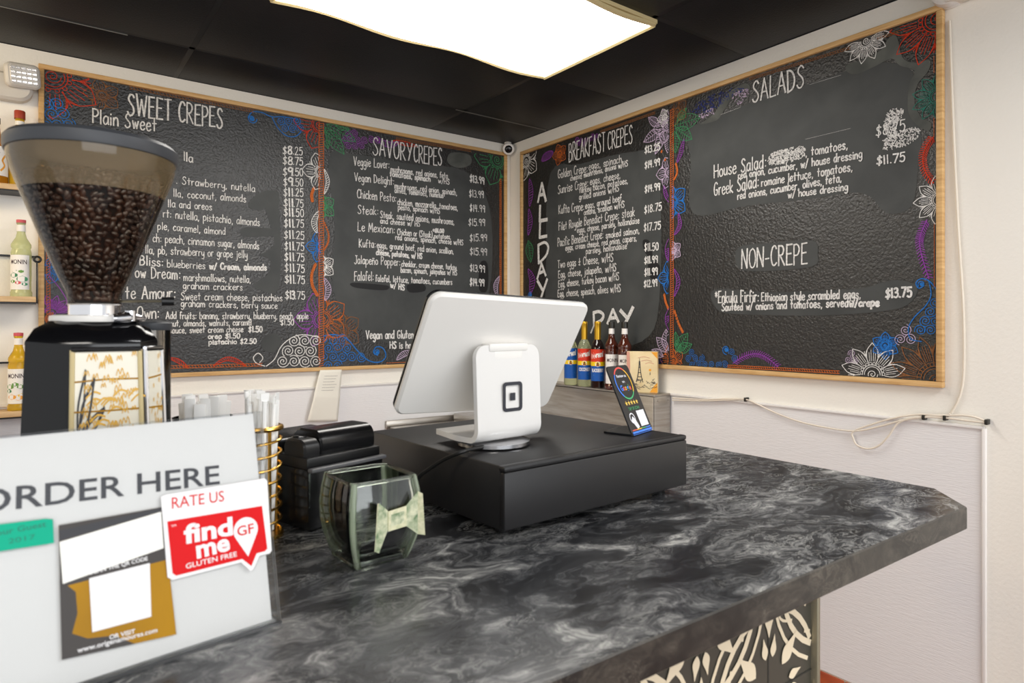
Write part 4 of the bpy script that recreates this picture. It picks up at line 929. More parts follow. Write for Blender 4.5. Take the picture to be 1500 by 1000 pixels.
m.poly([(-.189, .0285), (-.1345, .0235), (-.15, .0355), (-.17, .0395), (-.181, .047), (-.1765, .062), (-.177, .08), (-.188, .093)], 'flyer_dark', sf(.0004)); m.poly([(-.188, .0866), (-.1, .089), (-.1045, .1375), (-.187, .138)], 'flyer_dark', sf(.0005))
m.poly([(-.187, .1335), (-.106, .137), (-.106, .134), (-.187, .1255)], 'ink', sf(.0006))
m.poly([(-.187, .124), (-.106, .1335), (-.106, .1), (-.186, .089)], 'painted_glare_tape', sf(.0007))
m.poly([(-.1665, .0435), (-.12, .0425), (-.1185, .0895), (-.1668, .0885)], 'sticker_white', sf(.0008))
m.text('OR VISIT', (-.154, .0335), (-.134, .0325), .0036, 'sticker_white', sf(.0009), .02); m.text('www.origenamoures.com', (-.178, .0305), (-.116, .0278), .004, 'sticker_white', sf(.0009), .015); m.text('SCAN THE QR CODE', (-.166, .0915), (-.12, .0925), .0034, 'sticker_white', sf(.0009), .015)
m.build('flyer', t, 'gold and dark flyer with a blank white square')
st = MB(); st.poly([(x, y) for x, y in ((-.1055, .1475), (-.1, .1487), (-.004, .1482), (-.0015, .145), (-.0035, .0735), (-.006, .071), (-.0165, .0715), (-.0245, .0595), (-.0275, .059), (-.036, .0695), (-.1, .0695), (-.1045, .073))], 'sticker_white', sf(.0012))
st.poly([(-.1015, .1235), (-.0095, .1205), (-.008, .0765), (-.011, .0745), (-.0195, .0745), (-.026, .0635), (-.0345, .0725), (-.097, .0725), (-.1, .0755)], 'sticker_red', sf(.0014))
so = st.build('sticker', t, 'white and red speech-bubble sticker')
m = MB(); m.text('RATE US', (-.0965, .1345), (-.0475, .1325), .0105, 'sticker_red', sf(.0015)); m.text('find', (-.088, .1), (-.0415, .0985), .017, 'sticker_white', sf(.0016), .035); m.text('me', (-.0775, .0838), (-.0455, .0845), .0165, 'sticker_white', sf(.0016), .035); m.text('GLUTEN FREE', (-.088, .0765), (-.0395, .0765), .0047, 'sticker_white', sf(.0016), .012)
c = (-.0285, .1)
m.poly([(c[0] + .0125 * cos(radians(a)), c[1] + .0125 * sin(radians(a))) for a in range(-30, 211, 12)] + [(c[0], c[1] - .0265)], 'sticker_white', sf(.0016))
m.text('GF', (c[0] - .0088, c[1] - .0045), (c[0] + .0082, c[1] - .0045), .0095, 'sticker_red', sf(.0018), .01); m.text('TM', (-.0985, .1175), (-.094, .1175), .002, 'sticker_white', sf(.0016))
m.build('sticker_lettering', so, 'red and white sticker lettering')
m = MB(); m.poly([(-.262, .1495), (-.196, .1455), (-.191, .144), (-.191, .124), (-.262, .1275)], 'tape_green', sf(.0012)); m.text('our Guest', (-.23, .1385), (-.196, .139), .0045, 'tape_ink', sf(.0014), .01); m.text('2017', (-.222, .1305), (-.204, .1305), .004, 'tape_ink', sf(.0014))
m.build('green_label', t, 'green tape label')
MB(SM).prism([(-SWd, .0), (0, .0), (0, .003), (-SWd, .003)], -.0065, .001, 'acrylic_clear').build('bottom_edge', t)

# ------------------------------------------------------------------ straw holder, cup of sachets, canister
bc = CAM + ray(379, 475) * .955
t = thing('wire_straw_holder', 'gold spiral wire straw holder beside the printer behind the sign', 'straw holder', (bc.x, bc.y, CT))
RB_ = .031; n = 7 * 26
MB().tube([(RB_ * cos(2 * pi * i / 26), RB_ * sin(2 * pi * i / 26), .008 + .135 * i / n) for i in range(n + 1)], .0021, 'gold', 7).build('spiral_wire', t)
MB().tube([(RB_ * cos(2 * pi * i / 32), RB_ * sin(2 * pi * i / 32), .158) for i in range(32)], .004, 'gold', 8, closed=True).build('top_ring', t)
MB().lathe([(0, 0), (RB_ + .003, 0), (RB_ + .004, .003), (RB_ + .003, .006), (0, .006)], 'gold', 32, cap=False).build('base_plate', t)
for a in (-75, 15, 105, 195): MB().tube([((RB_ - .002) * cos(radians(a)), (RB_ - .002) * sin(radians(a)), .004), ((RB_ - .002) * cos(radians(a)), (RB_ - .002) * sin(radians(a)), .158)], .0026, 'gold', 8).build('upright', t)
def straw_mesh():
    m = MB(); m.tube([(0, 0, 0), (0, 0, .195)], .0036, 'straw_paper', 8)
    m.add([(-.0055, -.0008, .195), (.0055, -.0008, .195), (.006, -.001, .207), (-.006, -.001, .206), (-.0055, .0008, .195), (.0055, .0008, .195), (.006, .001, .207), (-.006, .001, .206)], [(0, 1, 2, 3), (5, 4, 7, 6), (0, 3, 7, 4), (1, 5, 6, 2), (3, 2, 6, 7)], 'straw_paper'); return m
s0 = None; rr = random.Random(5)
for i in range(17):
    a = i * 2.4; q = .0195 * sqrt((i + .5) / 17); lx, ly = q * cos(a), q * sin(a)
    if s0 is None:
        s0 = straw_mesh().build('wrapped_straw'); tag(s0, 'white paper-wrapped straw standing in the gold spiral wire holder', 'straw', 'wrapped straws in the wire holder'); s_ = s0
    else: s_ = s0.copy(); COL.objects.link(s_)
    s_.location = (bc.x + lx, bc.y + ly, CT + .0075)
    s_.rotation_euler = (-ly * 3.2 + rr.uniform(-.02, .02), lx * 3.2 + rr.uniform(-.02, .02), rr.uniform(0, 3)); s_.scale = (1, 1, rr.uniform(.94, 1.0))
kc = CAM + ray(297, 475) * 1.0
t = thing('clear_cup', 'clear plastic cup packed with white paper sachets behind the sign', 'cup', (kc.x, kc.y, CT))
MB().lathe([(.0, .0), (.03, .0), (.0415, .165), (.0425, .168), (.0405, .168), (.029, .003), (0, .003)], 'cup_clear', 36, cap=False).build('cup_wall', t)
p0 = None
for i in range(20):
    if p0 is None:
        p0 = MB().box((0, 0, .085), (.016, .0035, .17), 'straw_paper', .0012).build('paper_sachet'); p_ = p0
        tag(p0, 'white paper sachet standing in the clear plastic cup', 'sachet', 'paper sachets in the clear cup')
    else: p_ = p0.copy(); COL.objects.link(p_)
    row = i // 5; colm = i % 5; lx, ly = -.02 + .01 * colm, -.016 + .0105 * row
    p_.location = (kc.x + lx * .75, kc.y + ly * .8, CT + .0035); p_.rotation_euler = (-ly * 2.2 + rr.uniform(-.03, .03), lx * 3 + rr.uniform(-.04, .04), rr.uniform(-.7, .7)); p_.scale = (1, 1, rr.uniform(1.06, 1.17))
qc = CAM + ray(221, 475) * .95
t = thing('clear_canister', 'tall clear canister with a dark lid behind the coffee grinder', 'canister', (qc.x, qc.y, CT))
MB().lathe([(0, 0), (.0255, 0), (.026, .3), (.0245, .3), (.024, .004), (0, .004)], 'canister_clear', 36, cap=False).build('canister_wall', t)
MB(Matrix.Translation((0, 0, .3))).lathe([(.0262, 0), (.0275, .002), (.0275, .01), (.024, .0125), (0, .0125)], 'lid_grey', 36, cap=False).build('lid', t)
for i in range(3): MB().box((.012, -.0245, .16 + .03 * i), (.006, .0006, .0012), 'marking_white').build('measure_mark', t)

# ------------------------------------------------------------------ coffee grinder
gc = CAM + ray(139, 475) * .80
GR = atan2(CAM.y - gc.y, CAM.x - gc.x) + pi / 2               # local -Y faces the service side
t = thing('coffee_grinder', 'black and chrome coffee grinder with a cone hopper full of beans at the left', 'coffee grinder', (gc.x, gc.y, CT), GR + radians(3))
foot_p = [(-.026, -.062), (.042, -.062), (.062, -.044), (.063, .032), (.04, .062), (-.04, .062), (-.066, .036), (-.068, -.036)]
def loft(m, secs, mat):
    n = len(secs[0][0]); vs = []; fs = []
    for pl, z in secs: vs += [(x, y, z) for x, y in pl]
    for r in range(len(secs) - 1): fs += [(r * n + i, r * n + (i + 1) % n, (r + 1) * n + (i + 1) % n, (r + 1) * n + i) for i in range(n)]
    fs += [tuple(range(n))[::-1], tuple((len(secs) - 1) * n + i for i in range(n))]; m.add(vs, fs, mat)
def scp(k): return [(x * k, y * k) for x, y in foot_p]
Hb = 1.4275 - CT
m = MB(); loft(m, [(scp(1.14), 0), (scp(1.10), .11), (scp(1.0), Hb)], 'black_gloss'); m.build('body', t)
m = MB(); loft(m, [(scp(1.155), .098), (scp(1.145), .118)], 'black_plastic'); m.build('waist_band', t)
m = MB(); loft(m, [(scp(1.01), Hb), (scp(1.0), Hb + .004), (scp(.88), Hb + .018), (scp(.66), Hb + .027)], 'black_gloss'); m.build('shoulder', t)
def facet(i, j, z0, z1, a, b, off, pad=0):       # point on a body facet: a 0..1 across, b 0..1 up
    k0 = 1.14 + (1.0 - 1.14) * z0 / Hb; k1 = 1.14 + (1.0 - 1.14) * z1 / Hb; k = k0 + (k1 - k0) * b
    p, q = Vector(foot_p[i]) * k, Vector(foot_p[j]) * k; d = (q - p).normalized(); nrm = Vector((d.y, -d.x)); p3 = p + (q - p) * a + nrm * off
    return (p3.x, p3.y, z0 + (z1 - z0) * b)
for i, j, nm in ((0, 1, 'front_panel'), (1, 2, 'side_panel')):
    m = MB(); z0, z1 = .04, Hb - .006; o_ = .006
    c = [facet(i, j, z0, z1, a, b, d) for d in (0, o_) for a, b in ((.04, 0), (.96, 0), (.96, 1), (.04, 1))]
    m.add(c, [(4, 5, 6, 7), (0, 4, 7, 3), (5, 1, 2, 6), (7, 6, 2, 3), (0, 1, 5, 4)], 'panel_tile' if 'panel_tile' in MATS else 'label_white')
    pan = m.build(nm, t, 'cream panel painted with gold and black flowers')
    fr = MB()
    for a in (.02, .98): fr.tube([facet(i, j, z0, z1, a, b / 8, .006) for b in range(9)], .0026, 'chrome' if i else 'frame_cream', 8)
    fr.tube([facet(i, j, z0, z1, a / 8, 1.0, .006) for a in range(9)], .0032, 'chrome', 8); fr.build('panel_frame', t)
    pt = MB(lift=(.2, -1, 0)); fx = lambda x, y, d=.0066: Vector(facet(i, j, z0, z1, x, y, d)); rg = random.Random(9 + i)
    for y in (.16, .36, .52, .545, .71, .86): pt.ribbon([(.05, y + rg.uniform(-.01, .01)), (.5, y), (.95, y + rg.uniform(-.01, .01))], .008, 'flyer_gold', fx)
    for q in range(64 if i == 0 else 22):
        x, y = rg.uniform(.15, .9), rg.uniform(.56, .97); s_ = rg.uniform(.03, .06)
        pt.ribbon(smooth([(x - s_, y), (x - s_ * .5, y + s_ * .5), (x, y + s_ * .1), (x + s_ * .5, y + s_ * .6), (x + s_, y)], 3), .009, 'panel_gold', fx)
    for q in range(12 if i == 0 else 3):
        x, y = rg.uniform(.3, .95), rg.uniform(.62, .8); pt.ribbon(smooth([(x - .1, y - .02), (x, y + .01), (x + .1, y)], 3), .01, 'panel_gold', fx)
    if i == 0:
        for (x0, y0, x1, y1, wf) in ((.12, .6, .32, .86, .05), (.1, .62, .2, .9, .04), (.16, .58, .46, .72, .03), (.1, .36, .42, .3, .05), (.1, .4, .3, .44, .05), (.1, .2, .3, .12, .04), (.14, .5, .05, .62, .05)):
            dx, dy = x1 - x0, y1 - y0
            for sg in (-1, 1): pt.ribbon(smooth([(x0, y0), (x0 + dx * .4 - sg * dy * wf * 3, y0 + dy * .4 + sg * dx * wf * 3), (x1, y1)], 5), .024, 'ink', fx)
        for q in range(22): x, y = rg.uniform(.07, .16), rg.uniform(.2, .6); pt.ribbon([(x, y), (x + rg.uniform(-.03, .08), y + rg.uniform(-.05, .05))], .026, 'ink', fx)
    pt.build('painted_flowers', pan)
zc = 1.4525 - CT
m = MB(); m.lathe([(.042, zc), (.0458, zc + .001), (.0466, zc + .004), (.0458, zc + .008), (.042, zc + .009)], 'white_plastic', 72)
m.build('clamp_ring', t, 'pale ribbed clamp ring')
m = MB(); m.tube([(.015, -.048, zc + .005), (.03, -.044, zc + .006), (.05, -.025, zc + .005)], [.005, .0075, .003], 'chrome', 10); m.lathe([(.0, -.004), (.006, -.004), (.006, .008), (0, .008)], 'chrome', 16, Matrix.Translation((.034, -.042, zc + .006)), cap=False); m.build('clamp_screw', t)
m = MB(); m.lathe([(.038, zc - .004), (.0285, zc + .003), (.0275, zc + .009), (.0275, zc + .021), (.029, zc + .0225), (.0, zc + .0225)], 'chrome', 48, cap=False); m.build('chrome_collar', t)
hb = zc + .0225; ht = 1.654 - CT
hz = lambda f: hb + (ht - hb) * f
hp = [(.028, hb), (.029, hb + .012), (.031, hb + .018)] + [(.031 + (.0835 - .031) * (f ** .93), hb + .018 + (ht - .024 - hb - .018) * f) for f in [k / 12 for k in range(1, 13)]] + [(.0868, ht - .012), (.088, ht)]
m = MB(); m.lathe(hp[:-4], 'hopper_clear', 64, cap=False); m.lathe(hp[-5:], 'hopper_film', 64, cap=False); m.build('hopper', t, 'clear tinted cone hopper')
m = MB(); m.lathe([(.0865, ht - .003), (.0895, ht - .002), (.0908, ht + .003), (.0908, ht + .011), (.087, ht + .0155), (0, ht + .0165)], 'lid_grey', 72, cap=False); m.lathe([(.0865, ht - .003), (.083, ht + .002), (0, ht + .003)], 'lid_grey', 72, cap=False); m.build('hopper_lid', t)
m = MB(); m.tube([(.026, 0, hb + .004), (.072, -.004, hb + .005)], .0016, 'trim_metal', 8); m.tube([(.072, -.004, hb + .005), (.086, -.006, hb + .005)], [.0055, .0055], 'black_plastic', 14); m.build('gate_handle', t)
# beans: the outer layer against the cone and a mounded top
def hop_r(z):
    for (r0, z0), (r1, z1) in zip(hp, hp[1:]):
        if z0 <= z <= z1: return r0 + (r1 - r0) * (z - z0) / (z1 - z0)
    return .08
fill = ht - .033; b = MB(); R_ = random.Random(11)
b.lathe([(.0, hb + .002), (.02, hb + .002)] + [(hop_r(z) - .011, z) for z in [hb + .02 + (fill - hb - .024) * k / 8 for k in range(9)]] + [(0, fill + .006)], 'bean_core', 40, cap=False)
def bean(c, nrm):
    M_ = Vector(nrm).to_track_quat('Z', 'Y').to_matrix().to_4x4() @ Matrix.Rotation(R_.uniform(0, 6.3), 4, 'Z') @ Matrix.Rotation(R_.uniform(-.5, .5), 4, 'X')
    M_ = Matrix.Translation(c) @ M_; vs = [(0, 0, .0026), (0, 0, -.002)]; fs = []; A, B_, C_ = .0052 * R_.uniform(.85, 1.15), .0038, .0028
    for zi in (.6, 0, -.6):
        q = sqrt(1 - zi * zi)
        for k in range(8): a = 2 * pi * k / 8; vs.append((A * q * cos(a), B_ * q * sin(a) * (1 if zi < .5 else .85), C_ * zi))
    for k in range(8):
        l = (k + 1) % 8; fs += [(0, 2 + k, 2 + l), (2 + k, 10 + k, 10 + l, 2 + l), (10 + k, 18 + k, 18 + l, 10 + l), (18 + k, 1, 18 + l)]
    b.add(vs, fs, 'bean', M_)
z = hb + .006
while z < fill:
    r = hop_r(z) - .0048; n = int(2 * pi * r / .0082); ph = R_.uniform(0, 1)
    for k in range(n):
        a = 2 * pi * (k + ph + R_.uniform(-.3, .3)) / n; q = r - R_.uniform(0, .002); bean((q * cos(a), q * sin(a), z + R_.uniform(-.002, .002)), (cos(a), sin(a), -.4 + R_.uniform(-.3, .3)))
    z += .0062
for k in range(420):
    q = (hop_r(fill) - .006) * sqrt(R_.random()); a = R_.uniform(0, 6.3); bean((q * cos(a), q * sin(a), fill + .008 - .01 * (q / .08) ** 2 + R_.uniform(-.003, .004)), (R_.uniform(-.5, .5), R_.uniform(-.5, .5), 1))
bo = b.build('coffee_beans'); bo.location = t.location; bo.rotation_euler = t.rotation_euler
tag(bo, 'dark roasted coffee beans filling the clear cone hopper', 'coffee beans', kind='stuff')
# ------------------------------------------------------------------ steel in the corner
ly0 = -1.31; LX = -.137; LZ = 1.126
t = thing('steel_wall_ledge', 'brushed steel ledge along the right wall carrying the syrup bottles', 'steel ledge', (0, ly0, 0))
MB().box((LX / 2, .63, LZ - .006), (-LX - .017, 1.26, .012), 'steel', .003).build('top_sheet', t)
MB().box((LX + .003, .63, (LZ - .012) / 2), (.006, 1.26, LZ - .012), 'steel', .001).build('front_sheet', t)
MB().box((LX / 2 - .004, .003, (LZ - .012) / 2), (-LX - .026, .006, LZ - .012), 'steel', .001).build('end_sheet', t)
for x, z in ((-.105, LZ - .03), (-.03, LZ - .03), (-.035, LZ - .2)): MB(Matrix.Translation((x, -.001, z)) @ Matrix.Rotation(pi / 2, 4, 'X')).lathe([(.005, 0), (.0045, .002), (0, .0026)], 'steel', 12, cap=False).build('screw', t)
t = thing('steel_prep_table', 'low stainless steel table against the left wall behind the cash drawer', 'prep table', (-.5, -.35, 0))
MB().box((0, 0, .87), (.72, .6, .03), 'steel', .004).build('tabletop', t)
MB().box((.0, .325, .893), (.74, .014, .046), 'steel', .003).build('backsplash', t)
MB().box((.195, .12, .905), (.3, .34, .05), 'steel', .006).build('raised_well_cover', t)
for x in (-.33, .33):
    for y in (-.27, .27): MB().tube([(x, y, 0), (x, y, .86)], .02, 'steel', 12).build('leg', t)

# ------------------------------------------------------------------ bottles
def on_cyl(r, z0, cz=-pi / 2): return lambda x, y, d=.0006: (( r + d) * cos(cz + x / r), (r + d) * sin(cz + x / r), z0 + y)
def band(m, r, z0, z1, mat, h=1.25, d=.0004):
    m.lathe([(r + d, z0), (r + d, z1)], mat, 28, a0=-pi / 2 - h, a1=-pi / 2 + h, cap=False)
def syrup_blue(name, label, x, y, liquid, top, word, flav, cover, rz):
    t = thing(name, label, 'bottle', (x, y, LZ), rz, 'syrup bottles on the steel ledge')
    r = .0362; MB().lathe([(0, 0), (r - .003, 0), (r, .005), (r, .2), (r - .004, .216), (.026, .232), (.0165, .247), (.0145, .262), (.0145, .325), (0, .325)], liquid, 32, cap=False).build('glass_body', t)
    m = MB(); band(m, r, .036, .112, 'label_blue'); band(m, r, .112, .134, 'label_yellow'); band(m, r, .134, .198, top); f = on_cyl(r, 0)
    m.text(word, (-.036, .15), (.036, .164), .028, 'label_white', f, .045, .35)
    if flav: m.text(flav, (-.032, .082), (.032, .082), .017, 'label_white', f, .04)
    m.poly([(.0135 * cos(k * .4), .122 + .0135 * sin(k * .4)) for k in range(16)], 'label_white', lambda a, b: f(a, b, .0009)); m.poly([(-.008, .111), (.008, .111), (.006, .12), (0, .1235), (-.006, .12)], 'label_brown', lambda a, b: f(a, b, .0012)); m.poly([(-.004, .122), (.004, .122), (.003, .13), (-.003, .13)], 'label_ink', lambda a, b: f(a, b, .0012))
    m.ribbon([(-.02, .066), (.02, .066)], .003, 'label_white', f); m.ribbon([(-.045, .04), (.045, .04)], .0025, 'label_yellow', f)
    m.build('label', t)
    if cover: MB().lathe([(.0165, .245), (.0168, .30), (.0165, .326), (.0172, .328), (.0172, .337), (.015, .341), (0, .341)], 'foil_gold', 24, cap=False).build('foil_cap', t)
    else: MB().lathe([(.016, .325), (.016, .343), (0, .343)], 'white_plastic', 24, cap=False).build('cap', t)
    return t
def look(x, y): return atan2(CAM.y - y, CAM.x - x) + pi / 2
def ledge(u, d): return -.098, on_x(u, 475, -.098).y
for u, d, lq, top, wd_, fl, cv, lb in ((836, 3.50, 'glass_pale', 'label_blue', 'Torani', '', False, 'pale syrup bottle with an all-blue label, leftmost on the steel ledge'),
                                     (856, 3.42, 'glass_pale', 'label_red', 'Torani', 'COCONUT', True, 'pale coconut syrup bottle with gold cap and red and blue label'),
                                     (875.5, 3.38, 'glass_dark', 'label_red', 'Torani', 'BLACKBERRY', True, 'dark blackberry syrup bottle with gold cap and red and blue label')):
    x, y = ledge(u, d); syrup_blue('syrup_bottle', lb, x, y, lq, top, wd_, fl, cv, look(x, y))
def syrup_tall(label, x, y, z, rz, liquid, leaf, blobs, cap, group, s=1.0, word='MONIN'):
    t = thing('syrup_bottle', label, 'bottle', (x, y, z), rz, group); r = .0345 * s
    MB().lathe([(0, 0), (.0355, 0), (.0365, .004), (.0365, .018), (.0335, .024), (.0335, .058), (r, .07), (r, .165), (.0345, .178), (.032, .188), (.031, .192), (.034, .2), (.0335, .21), (.027, .222), (.019, .236), (.0145, .255), (.0135, .29), (.0155, .293), (.0155, .306), (0, .306)], liquid, 32, cap=False).build('glass_body', t)
    m = MB(); band(m, r, .028, .166, 'label_white', 1.15); f = on_cyl(r, 0)
    m.text(word, (-.029, .13), (.029, .13), .017, 'label_ink', f, .02)
    for (bx_, by_, br_, c_) in blobs: m.poly([(bx_ + br_ * cos(k * .52) * 1.3, by_ + br_ * sin(k * .52) * (.7 + .2 * (k % 2))) for k in range(12)], c_, lambda a, b, q=by_: f(a, b, .0008 + q * .003))
    m.ribbon([(-.02, .1), (-.006, .104), (.004, .1), (.018, .103)], .003, leaf, f); m.build('label', t)
    m = MB(); m.lathe([(.0150, .262), (.0144, .288)], 'label_white', 24, cap=False); m.build('neck_band', t)
    if cap == 'cap_black': MB().lathe([(.0165, .29), (.0165, .316), (.015, .319), (0, .319)], cap, 24, cap=False).build('cap', t)
    else: MB().lathe([(.0162, .297), (.0162, .309), (0, .311)], cap, 24, cap=False).build('cap', t)
    return t
og = [(.012, .075, .014, 'label_orange'), (.02, .06, .012, 'label_orange'), (.0, .058, .014, 'label_yellow'), (-.012, .078, .01, 'label_white'), (.024, .09, .008, 'label_orange')]
for u, d, lb in ((896, 3.34, 'dark amber syrup bottle with black cap, beside the blackberry one'), (915, 3.30, 'dark amber syrup bottle with black cap, behind the tower-print box')):
    x, y = ledge(u, d); syrup_tall(lb, x, y, LZ, look(x, y) + .12, 'glass_amber', 'label_orange', og, 'cap_black', 'syrup bottles on the steel ledge').scale = (1, 1, 1.06)

# tower-print box at the ledge end
p = CAM + ray(918, 475) * 3.16; q = CAM + ray(963, 475) * 3.105; BA = atan2(q.y - p.y, q.x - p.x); BW = hypot(q.x - p.x, q.y - p.y)
t = thing('keepsake_box', 'cream cardboard box printed with a lattice tower at the end of the steel ledge', 'box', (p.x, p.y, LZ), BA)
BH = .196
MB().box((BW / 2, .016, BH / 2), (BW, .03, BH), 'box_cream', .0015).build('box_body', t)
f = lambda x, y: (x, .0004, y)
m = MB(); m.poly([(0, .002), (.016, .002), (.013, .06), (.017, .12), (.014, BH - .002), (0, BH - .002)], 'box_rose', f); m.poly([(BW - .03, BH - .002), (BW, BH - .002), (BW, BH - .034)], 'label_orange', f); m.poly([(BW - .036, .002), (BW, .002), (BW, .05), (BW - .018, .03)], 'label_orange', f)
tx = .062
for sg in (-1, 1): m.ribbon(smooth([(tx + sg * .016, .05), (tx + sg * .009, .075), (tx + sg * .004, .11), (tx + sg * .0012, .15)], 4), .0035, 'ink', lambda a, b: (a, -.0002, b))
m.ribbon([(tx, .145), (tx, .163)], .002, 'ink', lambda a, b: (a, -.0002, b))
for zz, ww in ((.075, .02), (.095, .013), (.12, .008), (.06, .026)): m.ribbon([(tx - ww / 2, zz), (tx + ww / 2, zz)], .003, 'ink', lambda a, b: (a, -.0003, b))
R2 = random.Random(4)
for i in range(46): x, z = R2.uniform(.03, BW - .01), R2.uniform(.02, .062) + .0; m.ribbon([(x, z), (x + R2.uniform(-.012, .014), z + R2.uniform(-.005, .008))], .002, 'ink', lambda a, b: (a, -.0003, b))
for zz, a, b_ in ((.15, .07, .12), (.138, .09, .13), (.165, .055, .11)): m.ribbon(smooth([(a, zz), ((a + b_) / 2, zz + .006), (b_, zz)], 4), .0022, 'box_rose', lambda a, b: (a, -.0002, b))
m.poly([(.112 + .006 * cos(k * .6), .108 + .006 * sin(k * .6)) for k in range(10)], 'label_orange', lambda a, b: (a, -.0002, b)); m.ribbon([(.112, .085), (.112, .096)], .003, 'ink', lambda a, b: (a, -.0002, b))
m.build('printed_front', t)

# ------------------------------------------------------------------ shelf with syrups at the left
t = thing('wall_shelf', 'pale wooden wall shelves with black metal brackets at the left', 'shelf', (-2.44, 0, 0))
for z in (2.004, 1.562, 1.108):
    MB().box((-.45, -.0665, z - .011), (.9, .117, .022), 'pine_flat', .002).build('shelf_board', t)
    m = MB().box((-.45, -.062, z - .0255), (.9, .12, .005), 'cord_black')
    m.box((.0025, -.06, z + .02), (.005, .008, .09), 'cord_black'); m.box((.0025, -.12, z + .065), (.005, .012, .15), 'cord_black', .001)
    m.tube([(.004 + .011 * cos(a * pi / 6), -.122, z + .15 + .011 * sin(a * pi / 6)) for a in range(12)], .0045, 'cord_black', 8, closed=True)
    m.build('metal_bracket', t)
for z in (1.73, 1.296): MB().box((-.45, -.013, z), (.9, .007, .008), 'cord_black').build('back_rail', t)
gL = 'syrup bottles on the wall shelves'
def shelf_pt(u, y): p = on_y(u, 475, y); return p.x, y
x, y = shelf_pt(31, -.072); mint = [(-.016, .085, .012, 'label_green'), (.014, .07, .015, 'label_green'), (-.02, .06, .008, 'label_leaf'), (0, .055, .008, 'seal_pink'), (.01, .1, .007, 'label_leaf'), (.022, .05, .008, 'label_green')]
syrup_tall('pale mint syrup bottle with pink cap on the middle wooden shelf', x, y, 1.562, look(x, y) - .3, 'glass_mint', 'label_green', mint, 'seal_pink', gL)
x, y = shelf_pt(27, -.072); nut = [(-.02, .095, .012, 'label_leaf'), (.0, .105, .009, 'label_leaf'), (.018, .095, .01, 'label_leaf'), (-.012, .055, .012, 'label_orange'), (.01, .052, .013, 'label_orange'), (.022, .06, .01, 'label_yellow'), (-.024, .078, .009, 'label_green')]
syrup_tall('yellow nut syrup bottle with pink cap on the lowest wooden shelf', x, y, 1.108, look(x, y) - .3, 'glass_yellow', 'label_green', nut, 'seal_pink', gL)
x, y = shelf_pt(29, -.07)
t = thing('syrup_bottle', 'tall clear yellow bottle with red-brown cap on the top wooden shelf', 'bottle', (x, y, 2.004), look(x, y), gL)
MB().lathe([(0, 0), (.034, 0), (.0355, .004), (.0355, .17), (.03, .19), (.0175, .215), (.0155, .24), (.0155, .285), (0, .285)], 'glass_yellow', 32, cap=False).build('glass_body', t)
m = MB(); band(m, .0155, .245, .262, 'label_white', pi * .98); m.build('neck_label', t); MB().lathe([(.0185, .272), (.0185, .302), (.0165, .305), (0, .305)], 'cap_red', 24, cap=False).build('cap', t)
x, y = shelf_pt(-8, -.075)
t = thing('syrup_bottle', 'amber bottle with white and orange label at the left edge of the top shelf', 'bottle', (x, y, 2.004), look(x, y), gL)
MB().lathe([(0, 0), (.042, 0), (.0435, .004), (.0435, .15), (.036, .175), (.02, .2), (.017, .225), (.017, .25), (0, .25)], 'glass_whisky', 32, cap=False).build('glass_body', t)
m = MB(); band(m, .0435, .03, .145, 'label_white', 1.3); f2 = on_cyl(.0435, 0); m.ribbon(smooth([(.02, .05), (.034, .07), (.026, .09), (.036, .11)], 4), .007, 'label_orange', f2); m.ribbon([(.018, .12), (.04, .128)], .005, 'label_ink', f2); m.build('label', t)
MB().lathe([(.019, .24), (.019, .262), (0, .264)], 'cap_black', 24, cap=False).build('cap', t)

# ------------------------------------------------------------------ wall fixtures
t = thing('emergency_light', 'white emergency light with a ribbed square lamp on the left wall by the chalkboard', 'emergency light', (-2.52, 0, 2.40))
m = MB(Matrix.Translation((-.08, -.0, .01)) @ Matrix.Rotation(pi / 2, 4, 'X')); m.prism(rrect(.30, .11, .05, 8), 0, .055, 'lamp_housing', .01); m.build('housing', t)
hm = Matrix.Translation((.04, -.085, .05)) @ Matrix.Rotation(radians(-6), 4, 'Y') @ Matrix.Rotation(radians(14), 4, 'Z') @ Matrix.Rotation(radians(98), 4, 'X')
MB(hm).prism(rrect(.118, .096, .022, 6), -.035, 0, 'lamp_housing', .008).build('lamp_head', t)
m = MB(hm); m.prism(rrect(.092, .072, .01, 4), -.001, .004, 'lamp_lens', .002)
for j in range(4):
    for i in range(5): m.box((-.036 + .018 * i, -.026 + .0175 * j, .0045), (.0155, .0085, .003), 'chrome', .001, seg=1)
m.build('lens', t); MB().tube([(.03, -.05, .03), (.038, -.07, .045)], .014, 'lamp_housing', 12).build('swivel', t)
pc = on_y(748, 219, -.045)
t = thing('security_camera', 'small white dome security camera with black eye in the ceiling corner', 'camera', (pc.x - .02, -.05, pc.z))
pt_ = Vector((-FWD.x, -FWD.y, -.35)).to_track_quat('Z', 'Y').to_matrix().to_4x4()
MB(pt_).lathe([(.02, -.03), (.034, -.02), (.038, 0), (.035, .016), (.027, .021)], 'white_plastic', 36).build('dome', t); MB(pt_).lathe([(.024, .0205), (.022, .0235), (.012, .027), (0, .028)], 'black_gloss', 32, cap=False).build('lens', t)
MB().tube([(0, .0, .02), (.004, .012, CEIL - pc.z - .012), (.004, .012, CEIL - pc.z)], .022, 'white_plastic', 16).build('mount', t)
pc = on_x(1384, -6, -.03)
t = thing('wall_sensor', 'white rounded sensor above the top right corner of the salads chalkboard', 'sensor', (0, pc.y - .01, pc.z + .012))
MB(Matrix.Rotation(-pi / 2, 4, 'Y')).lathe([(.05, 0), (.05, .03), (.046, .045), (.036, .052), (0, .054)], 'white_plastic', 40, cap=False).build('dome', t); MB(Matrix.Rotation(-pi / 2, 4, 'Y')).lathe([(.0505, .014), (.052, .016), (.0505, .018)], 'panel_trim', 40, cap=False).build('seam_ring', t)

